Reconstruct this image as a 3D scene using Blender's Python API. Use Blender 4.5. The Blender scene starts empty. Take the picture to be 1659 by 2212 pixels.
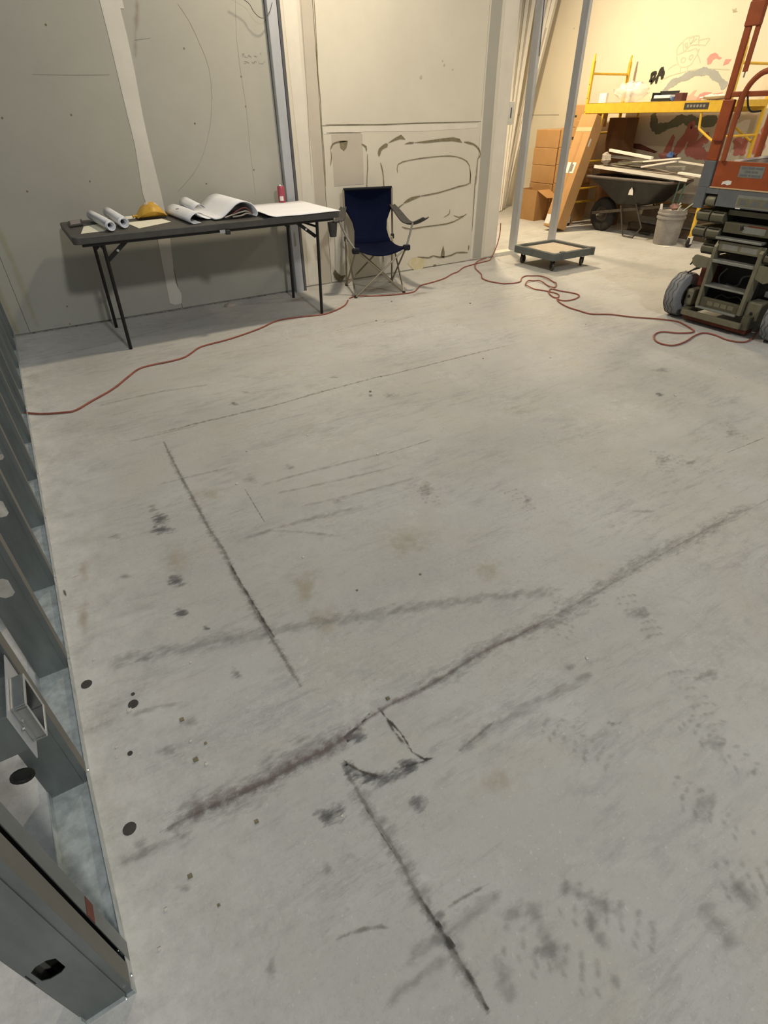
import bpy, math, random
from mathutils import Vector, Matrix, Quaternion
random.seed(7)
S = bpy.context.scene
COL = S.collection

# ------------------------------------------------------------------ camera
R = math.radians
cam_d = bpy.data.cameras.new('camera'); cam = bpy.data.objects.new('camera', cam_d); COL.objects.link(cam)
cam_d.sensor_fit = 'HORIZONTAL'; cam_d.sensor_width = 36.0; cam_d.lens = 36.0 * 1166.7 / 1659.0
cam_d.clip_start = 0.02; cam_d.clip_end = 200
PITCH, ROLL, YAW, CAM_H = .63653, -.017465, .535905, 1.4
cam.matrix_world = (Matrix.Translation((0, 0, CAM_H)) @ Matrix.Rotation(-YAW, 4, 'Z')
                    @ Matrix.Rotation(math.pi/2 - PITCH, 4, 'X') @ Matrix.Rotation(ROLL, 4, 'Z'))
S.camera = cam

# ------------------------------------------------------------------ light
S.view_settings.view_transform = 'Standard'; S.view_settings.look = 'None'
S.view_settings.gamma = 1.0; S.view_settings.exposure = 0.0
S.view_settings.use_curve_mapping = False
w = bpy.data.worlds.new('hall'); S.world = w; w.use_nodes = True
w.node_tree.nodes['Background'].inputs[0].default_value = (0.88, 0.96, 1.0, 1)
w.node_tree.nodes['Background'].inputs[1].default_value = 0.20
def lamp(name, loc, power, size, col, target=None):
    d = bpy.data.lights.new(name, 'AREA'); d.shape = 'DISK'; d.size = size; d.energy = power; d.color = col
    o = bpy.data.objects.new(name, d); COL.objects.link(o); o.location = loc
    if target:
        o.rotation_euler = (Vector(target) - Vector(loc)).to_track_quat('-Z', 'Y').to_euler()
    return o
lamp('hall_lamp_front', (1.18, -3.66, 5.2), 190, .50, (1.0, .985, .94), (1.5, 4.2, 0))
lamp('hall_lamp_table', (2.45, 4.15, 3.4), 62, .22, (1.0, .84, .62))
lamp('back_room_lamp', (5.7, 6.6, 3.1), 132, .30, (1.0, .79, .50), (6.6, 5.4, .3))
lamp('hall_lamp_right', (6.2, 3.4, 3.6), 44, .30, (1.0, .82, .58))
# ------------------------------------------------------------------ materials
MATS = {}
def mat(name, col, rough=.6, metal=0., var=.12, scale=12., bump=0., bscale=60., stretch=(1,1,1), col2=None, spec=.5, trans=0., noise2=None):
    m = bpy.data.materials.new(name); m.use_nodes = True; nt = m.node_tree; n = nt.nodes; L = nt.links
    b = n['Principled BSDF']; b.inputs['Roughness'].default_value = rough; b.inputs['Metallic'].default_value = metal
    b.inputs['Specular IOR Level'].default_value = spec
    if trans: b.inputs['Transmission Weight'].default_value = trans
    tc = n.new('ShaderNodeTexCoord'); mp = n.new('ShaderNodeMapping'); mp.inputs['Scale'].default_value = stretch
    L.new(tc.outputs['Object'], mp.inputs['Vector'])
    no = n.new('ShaderNodeTexNoise'); no.inputs['Scale'].default_value = scale; no.inputs['Detail'].default_value = 6
    no.inputs['Roughness'].default_value = .65
    L.new(mp.outputs[0], no.inputs['Vector'])
    mr = n.new('ShaderNodeMapRange'); mr.inputs['From Min'].default_value = .3; mr.inputs['From Max'].default_value = .7
    L.new(no.outputs['Fac'], mr.inputs['Value'])
    mx = n.new('ShaderNodeMix'); mx.data_type = 'RGBA'
    c2 = col2 if col2 else tuple(c*(1-2*var) for c in col)
    mx.inputs['A'].default_value = (*c2, 1); mx.inputs['B'].default_value = (*col, 1)
    L.new(mr.outputs[0], mx.inputs['Factor']); L.new(mx.outputs['Result'], b.inputs['Base Color'])
    if bump:
        n2 = n.new('ShaderNodeTexNoise'); n2.inputs['Scale'].default_value = bscale; n2.inputs['Detail'].default_value = 4
        L.new(mp.outputs[0], n2.inputs['Vector'])
        bp = n.new('ShaderNodeBump'); bp.inputs['Strength'].default_value = bump; bp.inputs['Distance'].default_value = .004
        L.new(n2.outputs['Fac'], bp.inputs['Height']); L.new(bp.outputs[0], b.inputs['Normal'])
    MATS[name] = m
    return m
def stain_mat(name, col, lo=.35, hi=.65, scale=25., stretch=(1,1,1), strength=1., rough=.8):
    """thin soft-edged stain: per-vertex attribute 'a' (1 centre, 0 rim) times noise"""
    m = bpy.data.materials.new(name); m.use_nodes = True; nt = m.node_tree; n = nt.nodes; L = nt.links
    b = n['Principled BSDF']; b.inputs['Base Color'].default_value = (*col, 1); b.inputs['Roughness'].default_value = rough
    b.inputs['Specular IOR Level'].default_value = .2
    at = n.new('ShaderNodeAttribute'); at.attribute_name = 'a'
    tc = n.new('ShaderNodeNewGeometry'); mp = n.new('ShaderNodeMapping'); mp.inputs['Scale'].default_value = stretch
    L.new(tc.outputs['Position'], mp.inputs['Vector'])
    no = n.new('ShaderNodeTexNoise'); no.inputs['Scale'].default_value = scale; no.inputs['Detail'].default_value = 5
    no.inputs['Roughness'].default_value = .7
    L.new(mp.outputs[0], no.inputs['Vector'])
    # alpha = smoothstep(lo,hi, noise*.6 + a*.6) * strength
    a1 = n.new('ShaderNodeMath'); a1.operation = 'MULTIPLY_ADD'; a1.inputs[1].default_value = .35
    L.new(at.outputs['Fac'], a1.inputs[0]); L.new(no.outputs['Fac'], a1.inputs[2])
    mr = n.new('ShaderNodeMapRange'); mr.inputs['From Min'].default_value = lo; mr.inputs['From Max'].default_value = hi
    L.new(a1.outputs[0], mr.inputs['Value'])
    mu = n.new('ShaderNodeMath'); mu.operation = 'MULTIPLY'; L.new(mr.outputs[0], mu.inputs[0])
    mb = n.new('ShaderNodeMath'); mb.operation = 'MULTIPLY'; mb.inputs[1].default_value = strength*3
    mb.use_clamp = True
    L.new(at.outputs['Fac'], mb.inputs[0]); L.new(mb.outputs[0], mu.inputs[1])
    m2 = n.new('ShaderNodeMath'); m2.operation = 'MULTIPLY'; m2.inputs[1].default_value = strength; L.new(mu.outputs[0], m2.inputs[0])
    tr = n.new('ShaderNodeBsdfTransparent'); ms = n.new('ShaderNodeMixShader')
    L.new(m2.outputs[0], ms.inputs[0]); L.new(tr.outputs[0], ms.inputs[1]); L.new(b.outputs[0], ms.inputs[2])
    L.new(ms.outputs[0], n['Material Output'].inputs['Surface'])
    MATS[name] = m
    return m

def floor_mat():
    m = bpy.data.materials.new('concrete'); m.use_nodes = True; nt = m.node_tree; n = nt.nodes; L = nt.links
    b = n['Principled BSDF']; b.inputs['Roughness'].default_value = .75; b.inputs['Specular IOR Level'].default_value = .3
    tc = n.new('ShaderNodeTexCoord')
    def noise(scale, stretch=(1,1,1), rot=0., detail=6, rough=.6, dist=0., off=0.):
        mp = n.new('ShaderNodeMapping'); mp.inputs['Location'].default_value = (off, off*.7, 0); mp.inputs['Scale'].default_value = stretch; mp.inputs['Rotation'].default_value = (0,0,rot)
        L.new(tc.outputs['Object'], mp.inputs['Vector'])
        no = n.new('ShaderNodeTexNoise'); no.inputs['Scale'].default_value = scale; no.inputs['Detail'].default_value = detail
        no.inputs['Roughness'].default_value = rough; no.inputs['Distortion'].default_value = dist
        L.new(mp.outputs[0], no.inputs['Vector']); return no.outputs['Fac']
    def ramp(v, a, bb):
        r = n.new('ShaderNodeMapRange'); r.inputs['From Min'].default_value = a; r.inputs['From Max'].default_value = bb
        r.clamp = True; L.new(v, r.inputs['Value']); return r.outputs[0]
    def mix(f, c1, c2, k=1.):
        if k != 1.:
            q = n.new('ShaderNodeMath'); q.operation = 'MULTIPLY'; q.inputs[1].default_value = k; L.new(f, q.inputs[0]); f = q.outputs[0]
        x = n.new('ShaderNodeMix'); x.data_type = 'RGBA'; L.new(f, x.inputs['Factor'])
        for s, c in (('A', c1), ('B', c2)):
            if isinstance(c, tuple): x.inputs[s].default_value = (*c, 1)
            else: L.new(c, x.inputs[s])
        return x.outputs['Result']
    c = mix(ramp(noise(1.3), .35, .65), (.475, .465, .432), (.545, .54, .515))
    c = mix(ramp(noise(3.2, dist=.6), .50, .72), c, (.50, .47, .40), .55)          # yellowish patches
    c = mix(ramp(noise(2.1, stretch=(.5,2.2,1)), .52, .75), c, (.43, .43, .425), .6)
    c = mix(ramp(noise(5., stretch=(.45,3.2,1), detail=9, rough=.75), .57, .70), c, (.30, .29, .28), .50)  # streaks along the room
    c = mix(ramp(noise(14., detail=10, rough=.8), .56, .70), c, (.33, .32, .30), .42)  # scuffs
    c = mix(ramp(noise(11., stretch=(.6,1.6,1), detail=10, rough=.85), .60, .70), c, (.70, .69, .66), .40)  # plaster dust
    def cluster(scale, stretch, lo, hi, rscale, rlo, rhi, col, k, off, rot=0.):
        nonlocal c
        a = ramp(noise(scale, stretch, rot=rot, detail=10, rough=.82, dist=.3, off=off), lo, hi); m_ = ramp(noise(rscale, (.8,1.3,1), off=off+3), rlo, rhi)
        q_ = n.new('ShaderNodeMath'); q_.operation = 'MULTIPLY'; L.new(a, q_.inputs[0]); L.new(m_, q_.inputs[1]); c = mix(q_.outputs[0], c, col, k)
    cluster(10., (.5,1.8,1), .47, .60, 2.2, .48, .60, (.335,.335,.335), .62, 11.)
    cluster(16., (.45,2.2,1), .50, .62, 1.5, .50, .62, (.30,.29,.275), .55, 23.)
    cluster(18., (1.,1.,1), .50, .62, 1.2, .46, .60, (.37,.37,.36), .50, 37., .5)
    cluster(13., (1.,1.,1), .50, .64, 1.7, .50, .62, (.68,.67,.65), .45, 51.)
    cluster(60., (1.,1.,1), .52, .62, 1.1, .42, .56, (.30,.30,.29), .35, 71.)
    c = mix(ramp(noise(140., detail=3), .60, .75), c, (.30, .29, .28), .30)
    c = mix(ramp(noise(90., detail=2), .64, .72), c, (.72, .71, .69), .35)
    # white plaster dust settled along the stud wall track
    sx = n.new('ShaderNodeSeparateXYZ'); L.new(tc.outputs['Object'], sx.inputs[0])
    r1 = ramp(sx.outputs['X'], .10, -.26)
    q = n.new('ShaderNodeMath'); q.operation = 'MULTIPLY'; L.new(r1, q.inputs[0]); L.new(ramp(noise(6., detail=8, rough=.8), .35, .62), q.inputs[1])
    c = mix(q.outputs[0], c, (.74, .73, .70), .75)
    L.new(c, b.inputs['Base Color'])
    bp = n.new('ShaderNodeBump'); bp.inputs['Strength'].default_value = .28; bp.inputs['Distance'].default_value = .006
    L.new(noise(30., detail=9, rough=.7), bp.inputs['Height']); L.new(bp.outputs[0], b.inputs['Normal'])
    MATS['concrete'] = m; return m
floor_mat()
mat('drywall', (.40, .39, .34), .85, var=.04, scale=3, bump=.12, bscale=90)
mat('drywall_warm', (.66, .62, .52), .85, var=.04, scale=2.5, bump=.12, bscale=90)
mat('drywall_brown', (.53, .48, .40), .85, var=.05, scale=5)
mat('compound', (.66, .63, .56), .8, var=.06, scale=4, bump=.1, bscale=40)
mat('compound_warm', (.72, .68, .59), .8, var=.05, scale=6, bump=.1, bscale=40)
mat('yellow_wall', (.78, .71, .56), .8, var=.04, scale=1.4, bump=.08, bscale=30)
mat('torn', (.27, .23, .14), .9, var=.25, scale=30)
mat('patch_yellow', (.70, .62, .40), .9, var=.1, scale=14)
mat('pencil_mark', (.36, .35, .31), .9)
mat('black_mark', (.045, .04, .03), .7)
mat('galvanised', (.25, .275, .27), .42, .75, var=.16, scale=14, bump=.06, bscale=24, stretch=(1,1,.25))
mat('galvanised_pale', (.55, .57, .60), .5, .45, var=.10, scale=10, stretch=(1,1,.3))
mat('stud_flange', (.20, .195, .175), .55, .35, var=.12, scale=12, stretch=(1,1,.3))
mat('steel_bright', (.75, .76, .76), .22, 1., var=.1, scale=30)
mat('track_steel', (.66, .71, .71), .42, .35, var=.22, scale=26, bump=.5, bscale=22)
mat('steel_dull', (.36, .34, .30), .5, .5, var=.1, scale=30)
mat('black_plastic', (.030, .029, .026), .45, var=.2, scale=30)
mat('table_top', (.085, .08, .072), .5, var=.2, scale=14, bump=.05)
mat('black_metal', (.012, .011, .010), .4, .3, var=.1)
mat('paper', (.80, .81, .84), .85, var=.03, scale=4)
mat('cream_paper', (.83, .80, .64), .85, var=.03, scale=4)
mat('navy', (.005, .008, .030), .95, var=.2, scale=90, bump=.2, bscale=300, spec=.08)
mat('navy_dark', (.005, .006, .012), .85, var=.2, scale=60)
mat('grey_mesh', (.075, .07, .065), .8, var=.2, scale=60)
mat('chair_steel', (.32, .28, .21), .42, .55, var=.1, scale=30)
mat('orange_cord', (.36, .10, .065), .55, var=.22, scale=16)
mat('dolly_plastic', (.115, .128, .125), .6, var=.15, scale=14, bump=.1)
mat('dolly_deck', (.55, .47, .37), .9, var=.12, scale=20)
mat('cardboard', (.50, .28, .11), .85, var=.07, scale=6, bump=.05)
mat('cardboard_b', (.45, .25, .095), .85, var=.07, scale=6, bump=.05)
mat('cardboard_dark', (.20, .095, .035), .85, var=.1, scale=6)
mat('tape', (.66, .45, .25), .35, var=.05, scale=8)
mat('label_white', (.82, .79, .72), .6, var=.04)
mat('yellow_paint', (.83, .52, .05), .42, .1, var=.10, scale=18)
mat('plywood', (.55, .40, .22), .7, var=.1, scale=8, stretch=(1,6,1))
mat('rubber', (.026, .022, .018), .85, var=.3, scale=20)
mat('grey_rubber', (.235, .245, .26), .8, var=.1, scale=16)
mat('rim_metal', (.12, .10, .08), .5, .5, var=.2, scale=20)
mat('tray_black', (.032, .027, .022), .55, var=.3, scale=10)
mat('tray_rim', (.17, .14, .12), .6, var=.2, scale=10)
mat('wood_old', (.16, .11, .065), .8, var=.15, scale=12)
mat('white_board', (.87, .83, .74), .6, var=.03)
mat('grey_board', (.45, .40, .34), .8, var=.15, scale=8)
mat('bucket_grey', (.34, .32, .29), .7, var=.16, scale=9, col2=(.22,.205,.19), bump=.1)
mat('green_plastic', (.10, .19, .13), .5)
mat('pale_green', (.55, .66, .52), .5)
mat('blue_cloth', (.05, .12, .33), .8)
mat('maroon', (.12, .035, .03), .8)
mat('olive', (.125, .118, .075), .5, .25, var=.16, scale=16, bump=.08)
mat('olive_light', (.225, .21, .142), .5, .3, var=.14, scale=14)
mat('step_grey', (.33, .34, .31), .45, .5, var=.15, scale=20)
mat('lift_grey', (.155, .165, .175), .55, .2, var=.10, scale=16)
mat('lift_orange', (.40, .085, .02), .5, .1, var=.16, scale=12)
mat('dark_red', (.20, .035, .012), .6, var=.3, scale=12)
mat('machine_black', (.008, .008, .006), .7, var=.3, scale=20)
mat('hose_grey', (.10, .11, .11), .6)
mat('pink_can', (.52, .10, .14), .3, .3, var=.2, scale=40)
mat('wrapper_pink', (.52, .30, .26), .6, var=.3, scale=60)
mat('banana', (.72, .42, .05), .5, var=.2, scale=30)
mat('screen', (.30, .24, .25), .3)
mat('white_plastic', (.72, .70, .60), .4)
mat('stud_dark', (.13, .13, .14), .5, .4)
def clear_mat():
    m = bpy.data.materials.new('clear_plastic'); m.use_nodes = True; nt = m.node_tree
    b = nt.nodes['Principled BSDF']; b.inputs['Base Color'].default_value = (.95,.93,.88,1); b.inputs['Roughness'].default_value = .25
    t = nt.nodes.new('ShaderNodeBsdfTransparent'); x = nt.nodes.new('ShaderNodeMixShader'); x.inputs[0].default_value = .38
    nt.links.new(t.outputs[0], x.inputs[1]); nt.links.new(b.outputs[0], x.inputs[2])
    nt.links.new(x.outputs[0], nt.nodes['Material Output'].inputs['Surface']); MATS['clear_plastic'] = m
clear_mat()
for k, c in dict(g_black=(.03,.028,.02), g_pencil=(.58,.63,.47), g_greyblue=(.40,.43,.42), g_pink=(.80,.35,.32), g_palepink=(.78,.52,.42),
                 g_darkgreen=(.22,.24,.17), g_red=(.66,.24,.20), g_maroon=(.20,.06,.045), g_grey=(.45,.42,.30)).items():
    mat(k, c, .85, var=.08, scale=8)
stain_mat('s_dark', (.15,.15,.155), .66, .98, 34, stretch=(.6,1.5,1), strength=.75)
stain_mat('s_crack', (.075,.07,.06), .66, .90, 30, strength=.85)
stain_mat('s_line', (.26,.245,.21), .62, .95, 34, strength=.60)
stain_mat('s_redline', (.22,.175,.165), .64, .98, 30, strength=.62)
stain_mat('s_boot', (.27,.265,.25), .62, .98, 45, strength=.42)
stain_mat('s_pale', (.28,.275,.26), .66, 1.0, 34, stretch=(.6,1.5,1), strength=.48)
stain_mat('s_yellow', (.50,.42,.28), .55, .95, 22, strength=.45)
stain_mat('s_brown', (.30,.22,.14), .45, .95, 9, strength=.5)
stain_mat('s_rust', (.30,.20,.15), .60, 1.0, 8, strength=.35)
stain_mat('s_yellowstripe', (.50,.48,.30), .50, .90, 8, strength=.45)

# ------------------------------------------------------------------ mesh builder
def frame(d, up=(0,0,1)):
    d = Vector(d).normalized(); u = Vector(up)
    if abs(d.dot(u)) > .97: u = Vector((1,0,0))
    s = d.cross(u).normalized(); t = s.cross(d).normalized()
    return d, s, t
class MB:
    def __init__(s): s.v = []; s.f = []; s.a = {}
    def add(s, vs, fs):
        o = len(s.v); s.v += [Vector(p) for p in vs]; s.f += [tuple(i+o for i in f) for f in fs]; return s
    def box(s, x0, x1, y0, y1, z0, z1):
        return s.add([(x,y,z) for x in (x0,x1) for y in (y0,y1) for z in (z0,z1)],
                     [(0,1,3,2),(4,6,7,5),(0,4,5,1),(2,3,7,6),(0,2,6,4),(1,5,7,3)])
    def obox(s, c, ex, ey, ez):
        c, ex, ey, ez = map(Vector, (c, ex, ey, ez))
        return s.add([c+ex*i+ey*j+ez*k for i in (-1,1) for j in (-1,1) for k in (-1,1)],
                     [(0,1,3,2),(4,6,7,5),(0,4,5,1),(2,3,7,6),(0,2,6,4),(1,5,7,3)])
    def beam(s, p, q, w, h, up=(0,0,1)):
        p, q = Vector(p), Vector(q); d, a, b = frame(q-p, up)
        return s.obox((p+q)/2, (q-p)/2, a*w/2, b*h/2)
    def tube(s, pts, r, n=8, close=False):
        pts = [Vector(p) for p in pts]; N = len(pts); rings = []; nrm = None
        for i in range(N):
            if close: d = (pts[(i+1) % N]-pts[i-1])
            else: d = pts[min(i+1,N-1)]-pts[max(i-1,0)]
            d.normalize()
            if nrm is None: nrm = frame(d)[1]
            nrm = (nrm - d*nrm.dot(d)).normalized(); bn = d.cross(nrm)
            rr = r[i] if isinstance(r, (list, tuple)) else r
            rings.append([pts[i] + (nrm*math.cos(2*math.pi*k/n) + bn*math.sin(2*math.pi*k/n))*rr for k in range(n)])
        vs = [p for ring in rings for p in ring]; fs = []
        for i in range(N if close else N-1):
            j = (i+1) % N
            for k in range(n): fs.append((i*n+k, i*n+(k+1)%n, j*n+(k+1)%n, j*n+k))
        if not close: fs += [tuple(range(n))[::-1], tuple((N-1)*n+k for k in range(n))]
        return s.add(vs, fs)
    def cyl(s, p, q, r0, r1=None, n=16):
        return s.tube([p, q], [r0, r1 if r1 is not None else r0], n)
    def lathe(s, c, axis, prof, n=24):
        """prof: list of (radius, distance along axis); closed when first==last"""
        c = Vector(c); d, a, b = frame(axis); vs = []; fs = []
        for r, h in prof:
            vs += [c + d*h + (a*math.cos(2*math.pi*k/n)+b*math.sin(2*math.pi*k/n))*r for k in range(n)]
        for i in range(len(prof)-1):
            for k in range(n): fs.append((i*n+k, i*n+(k+1)%n, (i+1)*n+(k+1)%n, (i+1)*n+k))
        return s.add(vs, fs)
    def prism(s, poly, ax, a, b):
        n = len(poly)
        def P(u, v, t): return {'x':(t,u,v), 'y':(u,t,v), 'z':(u,v,t)}[ax]
        vs = [P(u,v,a) for u,v in poly] + [P(u,v,b) for u,v in poly]
        fs = [tuple(range(n)), tuple(range(n,2*n))[::-1]] + [(i,(i+1)%n,(i+1)%n+n,i+n) for i in range(n)]
        return s.add(vs, fs)
    def grid(s, rows):
        m = len(rows[0]); vs = [p for r in rows for p in r]
        return s.add(vs, [(i*m+j, i*m+j+1, (i+1)*m+j+1, (i+1)*m+j) for i in range(len(rows)-1) for j in range(m-1)])
    def build(s, name, material, parent=None, smooth=False, bevel=0, solid=0, sub=0, kind=None, label=None, cat=None, group=None):
        if parent is not None:
            org = world_loc(parent)
        else:
            xs = [p.x for p in s.v]; ys = [p.y for p in s.v]; zs = [p.z for p in s.v]
            org = Vector(((min(xs)+max(xs))/2, (min(ys)+max(ys))/2, min(zs))) if kind != 'structure' else Vector((0,0,0))
        me = bpy.data.meshes.new(name); me.from_pydata([p-org for p in s.v], [], s.f); me.update()
        if s.a:
            at = me.attributes.new('a', 'FLOAT', 'POINT')
            for i, v in s.a.items(): at.data[i].value = v
        import bmesh
        bm = bmesh.new(); bm.from_mesh(me)
        if not s.a: bmesh.ops.recalc_face_normals(bm, faces=bm.faces)
        bm.to_mesh(me); bm.free()
        if smooth:
            for p in me.polygons: p.use_smooth = True
            me.set_sharp_from_angle(angle=math.radians(40))
        me.materials.append(MATS[material])
        o = bpy.data.objects.new(name, me); COL.objects.link(o)
        if parent is not None:
            o.parent = parent
        else: o.location = org
        ORG[o.name] = org
        if solid:
            q = o.modifiers.new('solid', 'SOLIDIFY'); q.thickness = solid; q.offset = 0
        if sub:
            q = o.modifiers.new('sub', 'SUBSURF'); q.levels = sub; q.render_levels = sub
        if bevel:
            q = o.modifiers.new('bevel', 'BEVEL'); q.width = bevel; q.segments = 2; q.limit_method = 'ANGLE'; q.angle_limit = math.radians(40)
        tag(o, label, cat, group, kind)
        return o
ORG = {}
def world_loc(o): return ORG[o.name]
def tag(o, label=None, cat=None, group=None, kind=None):
    if label: o['label'] = label
    if cat: o['category'] = cat
    if group: o['group'] = group
    if kind: o['kind'] = kind
    return o
def thing(name, loc, label=None, cat=None, group=None, kind=None):
    o = bpy.data.objects.new(name, None); COL.objects.link(o); o.location = loc; o.empty_display_size = .1
    ORG[o.name] = Vector(loc); return tag(o, label, cat, group, kind)
def smoothline(pts, per=4):
    P = [Vector(p) for p in pts]; out = []
    for i in range(len(P)-1):
        p0, p1, p2, p3 = P[max(i-1,0)], P[i], P[i+1], P[min(i+2,len(P)-1)]
        for k in range(per):
            t = k/per
            out.append(.5*((2*p1)+(p2-p0)*t+(2*p0-5*p1+4*p2-p3)*t*t+(3*p1-p0-3*p2+p3)*t**3))
    out.append(P[-1]); return out
def plane_pt(pl, off, u, v):
    return {'y': (u, off, v), 'x': (off, u, v), 'z': (u, v, off)}[pl]
def flatmark(name, material, parent, pl, off, pts, width, thick, label=None, smooth=2):
    """flat painted or torn mark lying on a wall: closed shape when width==0, else a stroke"""
    m = MB()
    if width == 0:
        m.prism(pts, pl, off, off+thick)
    else:
        P = smoothline([(u, v, 0) for u, v in pts], smooth); n = len(P); L = []; Rr = []
        for i, p in enumerate(P):
            d = (P[min(i+1,n-1)]-P[max(i-1,0)]); d.normalize(); nn = Vector((-d.y, d.x, 0))
            ww = width/2*(.85+.2*math.sin(i*4.6/smooth+len(pts))+.08*math.sin(i*2.7))
            if i in (0, n-1): ww *= .4
            L.append(p+nn*ww); Rr.append(p-nn*ww)
        vs = []
        for a, b in zip(L, Rr):
            for t in (off, off+thick):
                vs.append(plane_pt(pl, t, a.x, a.y)); vs.append(plane_pt(pl, t, b.x, b.y))
        fs = []
        for i in range(n-1):
            o = i*4; q = o+4
            fs += [(o,o+1,q+1,q), (o+2,q+2,q+3,o+3), (o,q,q+2,o+2), (o+1,o+3,q+3,q+1)]
        fs += [(0,2,3,1), ((n-1)*4, (n-1)*4+1, (n-1)*4+3, (n-1)*4+2)]
        m.add(vs, fs)
    return m.build(name, material, parent, label=label)
def softstroke(name, material, parent, pts, width, z, pl='z', taper=True, step=.03):
    C_ = smoothline([(u, v, 0) for u, v in pts], 6); P = [C_[0]]
    for p in C_[1:]:
        if (p-P[-1]).length > step: P.append(p)
    n = len(P); m = MB(); rows = []; prof = (-1,-.5,0,.5,1); al = (0,.55,1,.55,0); rnd = random.Random(int(width*1e4)+n)
    ww = 1.; jit = 0.
    for i, p in enumerate(P):
        d = (P[min(i+1,n-1)]-P[max(i-1,0)]); d.normalize(); nn = Vector((-d.y, d.x, 0))
        ww += (rnd.uniform(.55,1.5)-ww)*.35; jit += (rnd.uniform(-.35,.35)-jit)*.4
        rows.append([plane_pt(pl, z, *(p+nn*width*(.5*ww*k+jit*.5))[:2]) for k in prof])
    m.grid(rows)
    for i in range(n):
        e = min(1, 3*min(i, n-1-i)/max(n*.25,1)) if taper else 1
        for j in range(5): m.a[i*5+j] = al[j]*e
    return m.build(name, material, parent)
def softblot(name, material, parent, c, ru, rv, z, pl='z', k=1.):
    m = MB(); n = 20; rings = (0, .5, 1.)
    c = Vector((*c, 0)); ru = Vector((*ru, 0))-c; rv = Vector((*rv, 0))-c
    vs = [plane_pt(pl, z, c.x, c.y)]; m.a[0] = k
    for ri, rr in ((1,.5),(2,1.)):
        for j in range(n):
            t = 2*math.pi*j/n; q = c + (ru*math.cos(t)+rv*math.sin(t))*rr*(1+.12*math.sin(3*t+c.x*9))
            m.a[len(vs)] = k*(1-rr); vs.append(plane_pt(pl, z, q.x, q.y))
    fs = [(0, 1+j, 1+(j+1)%n) for j in range(n)] + [(1+j, 1+n+j, 1+n+(j+1)%n, 1+(j+1)%n) for j in range(n)]
    m.add(vs, fs); return m.build(name, material, parent)

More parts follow.
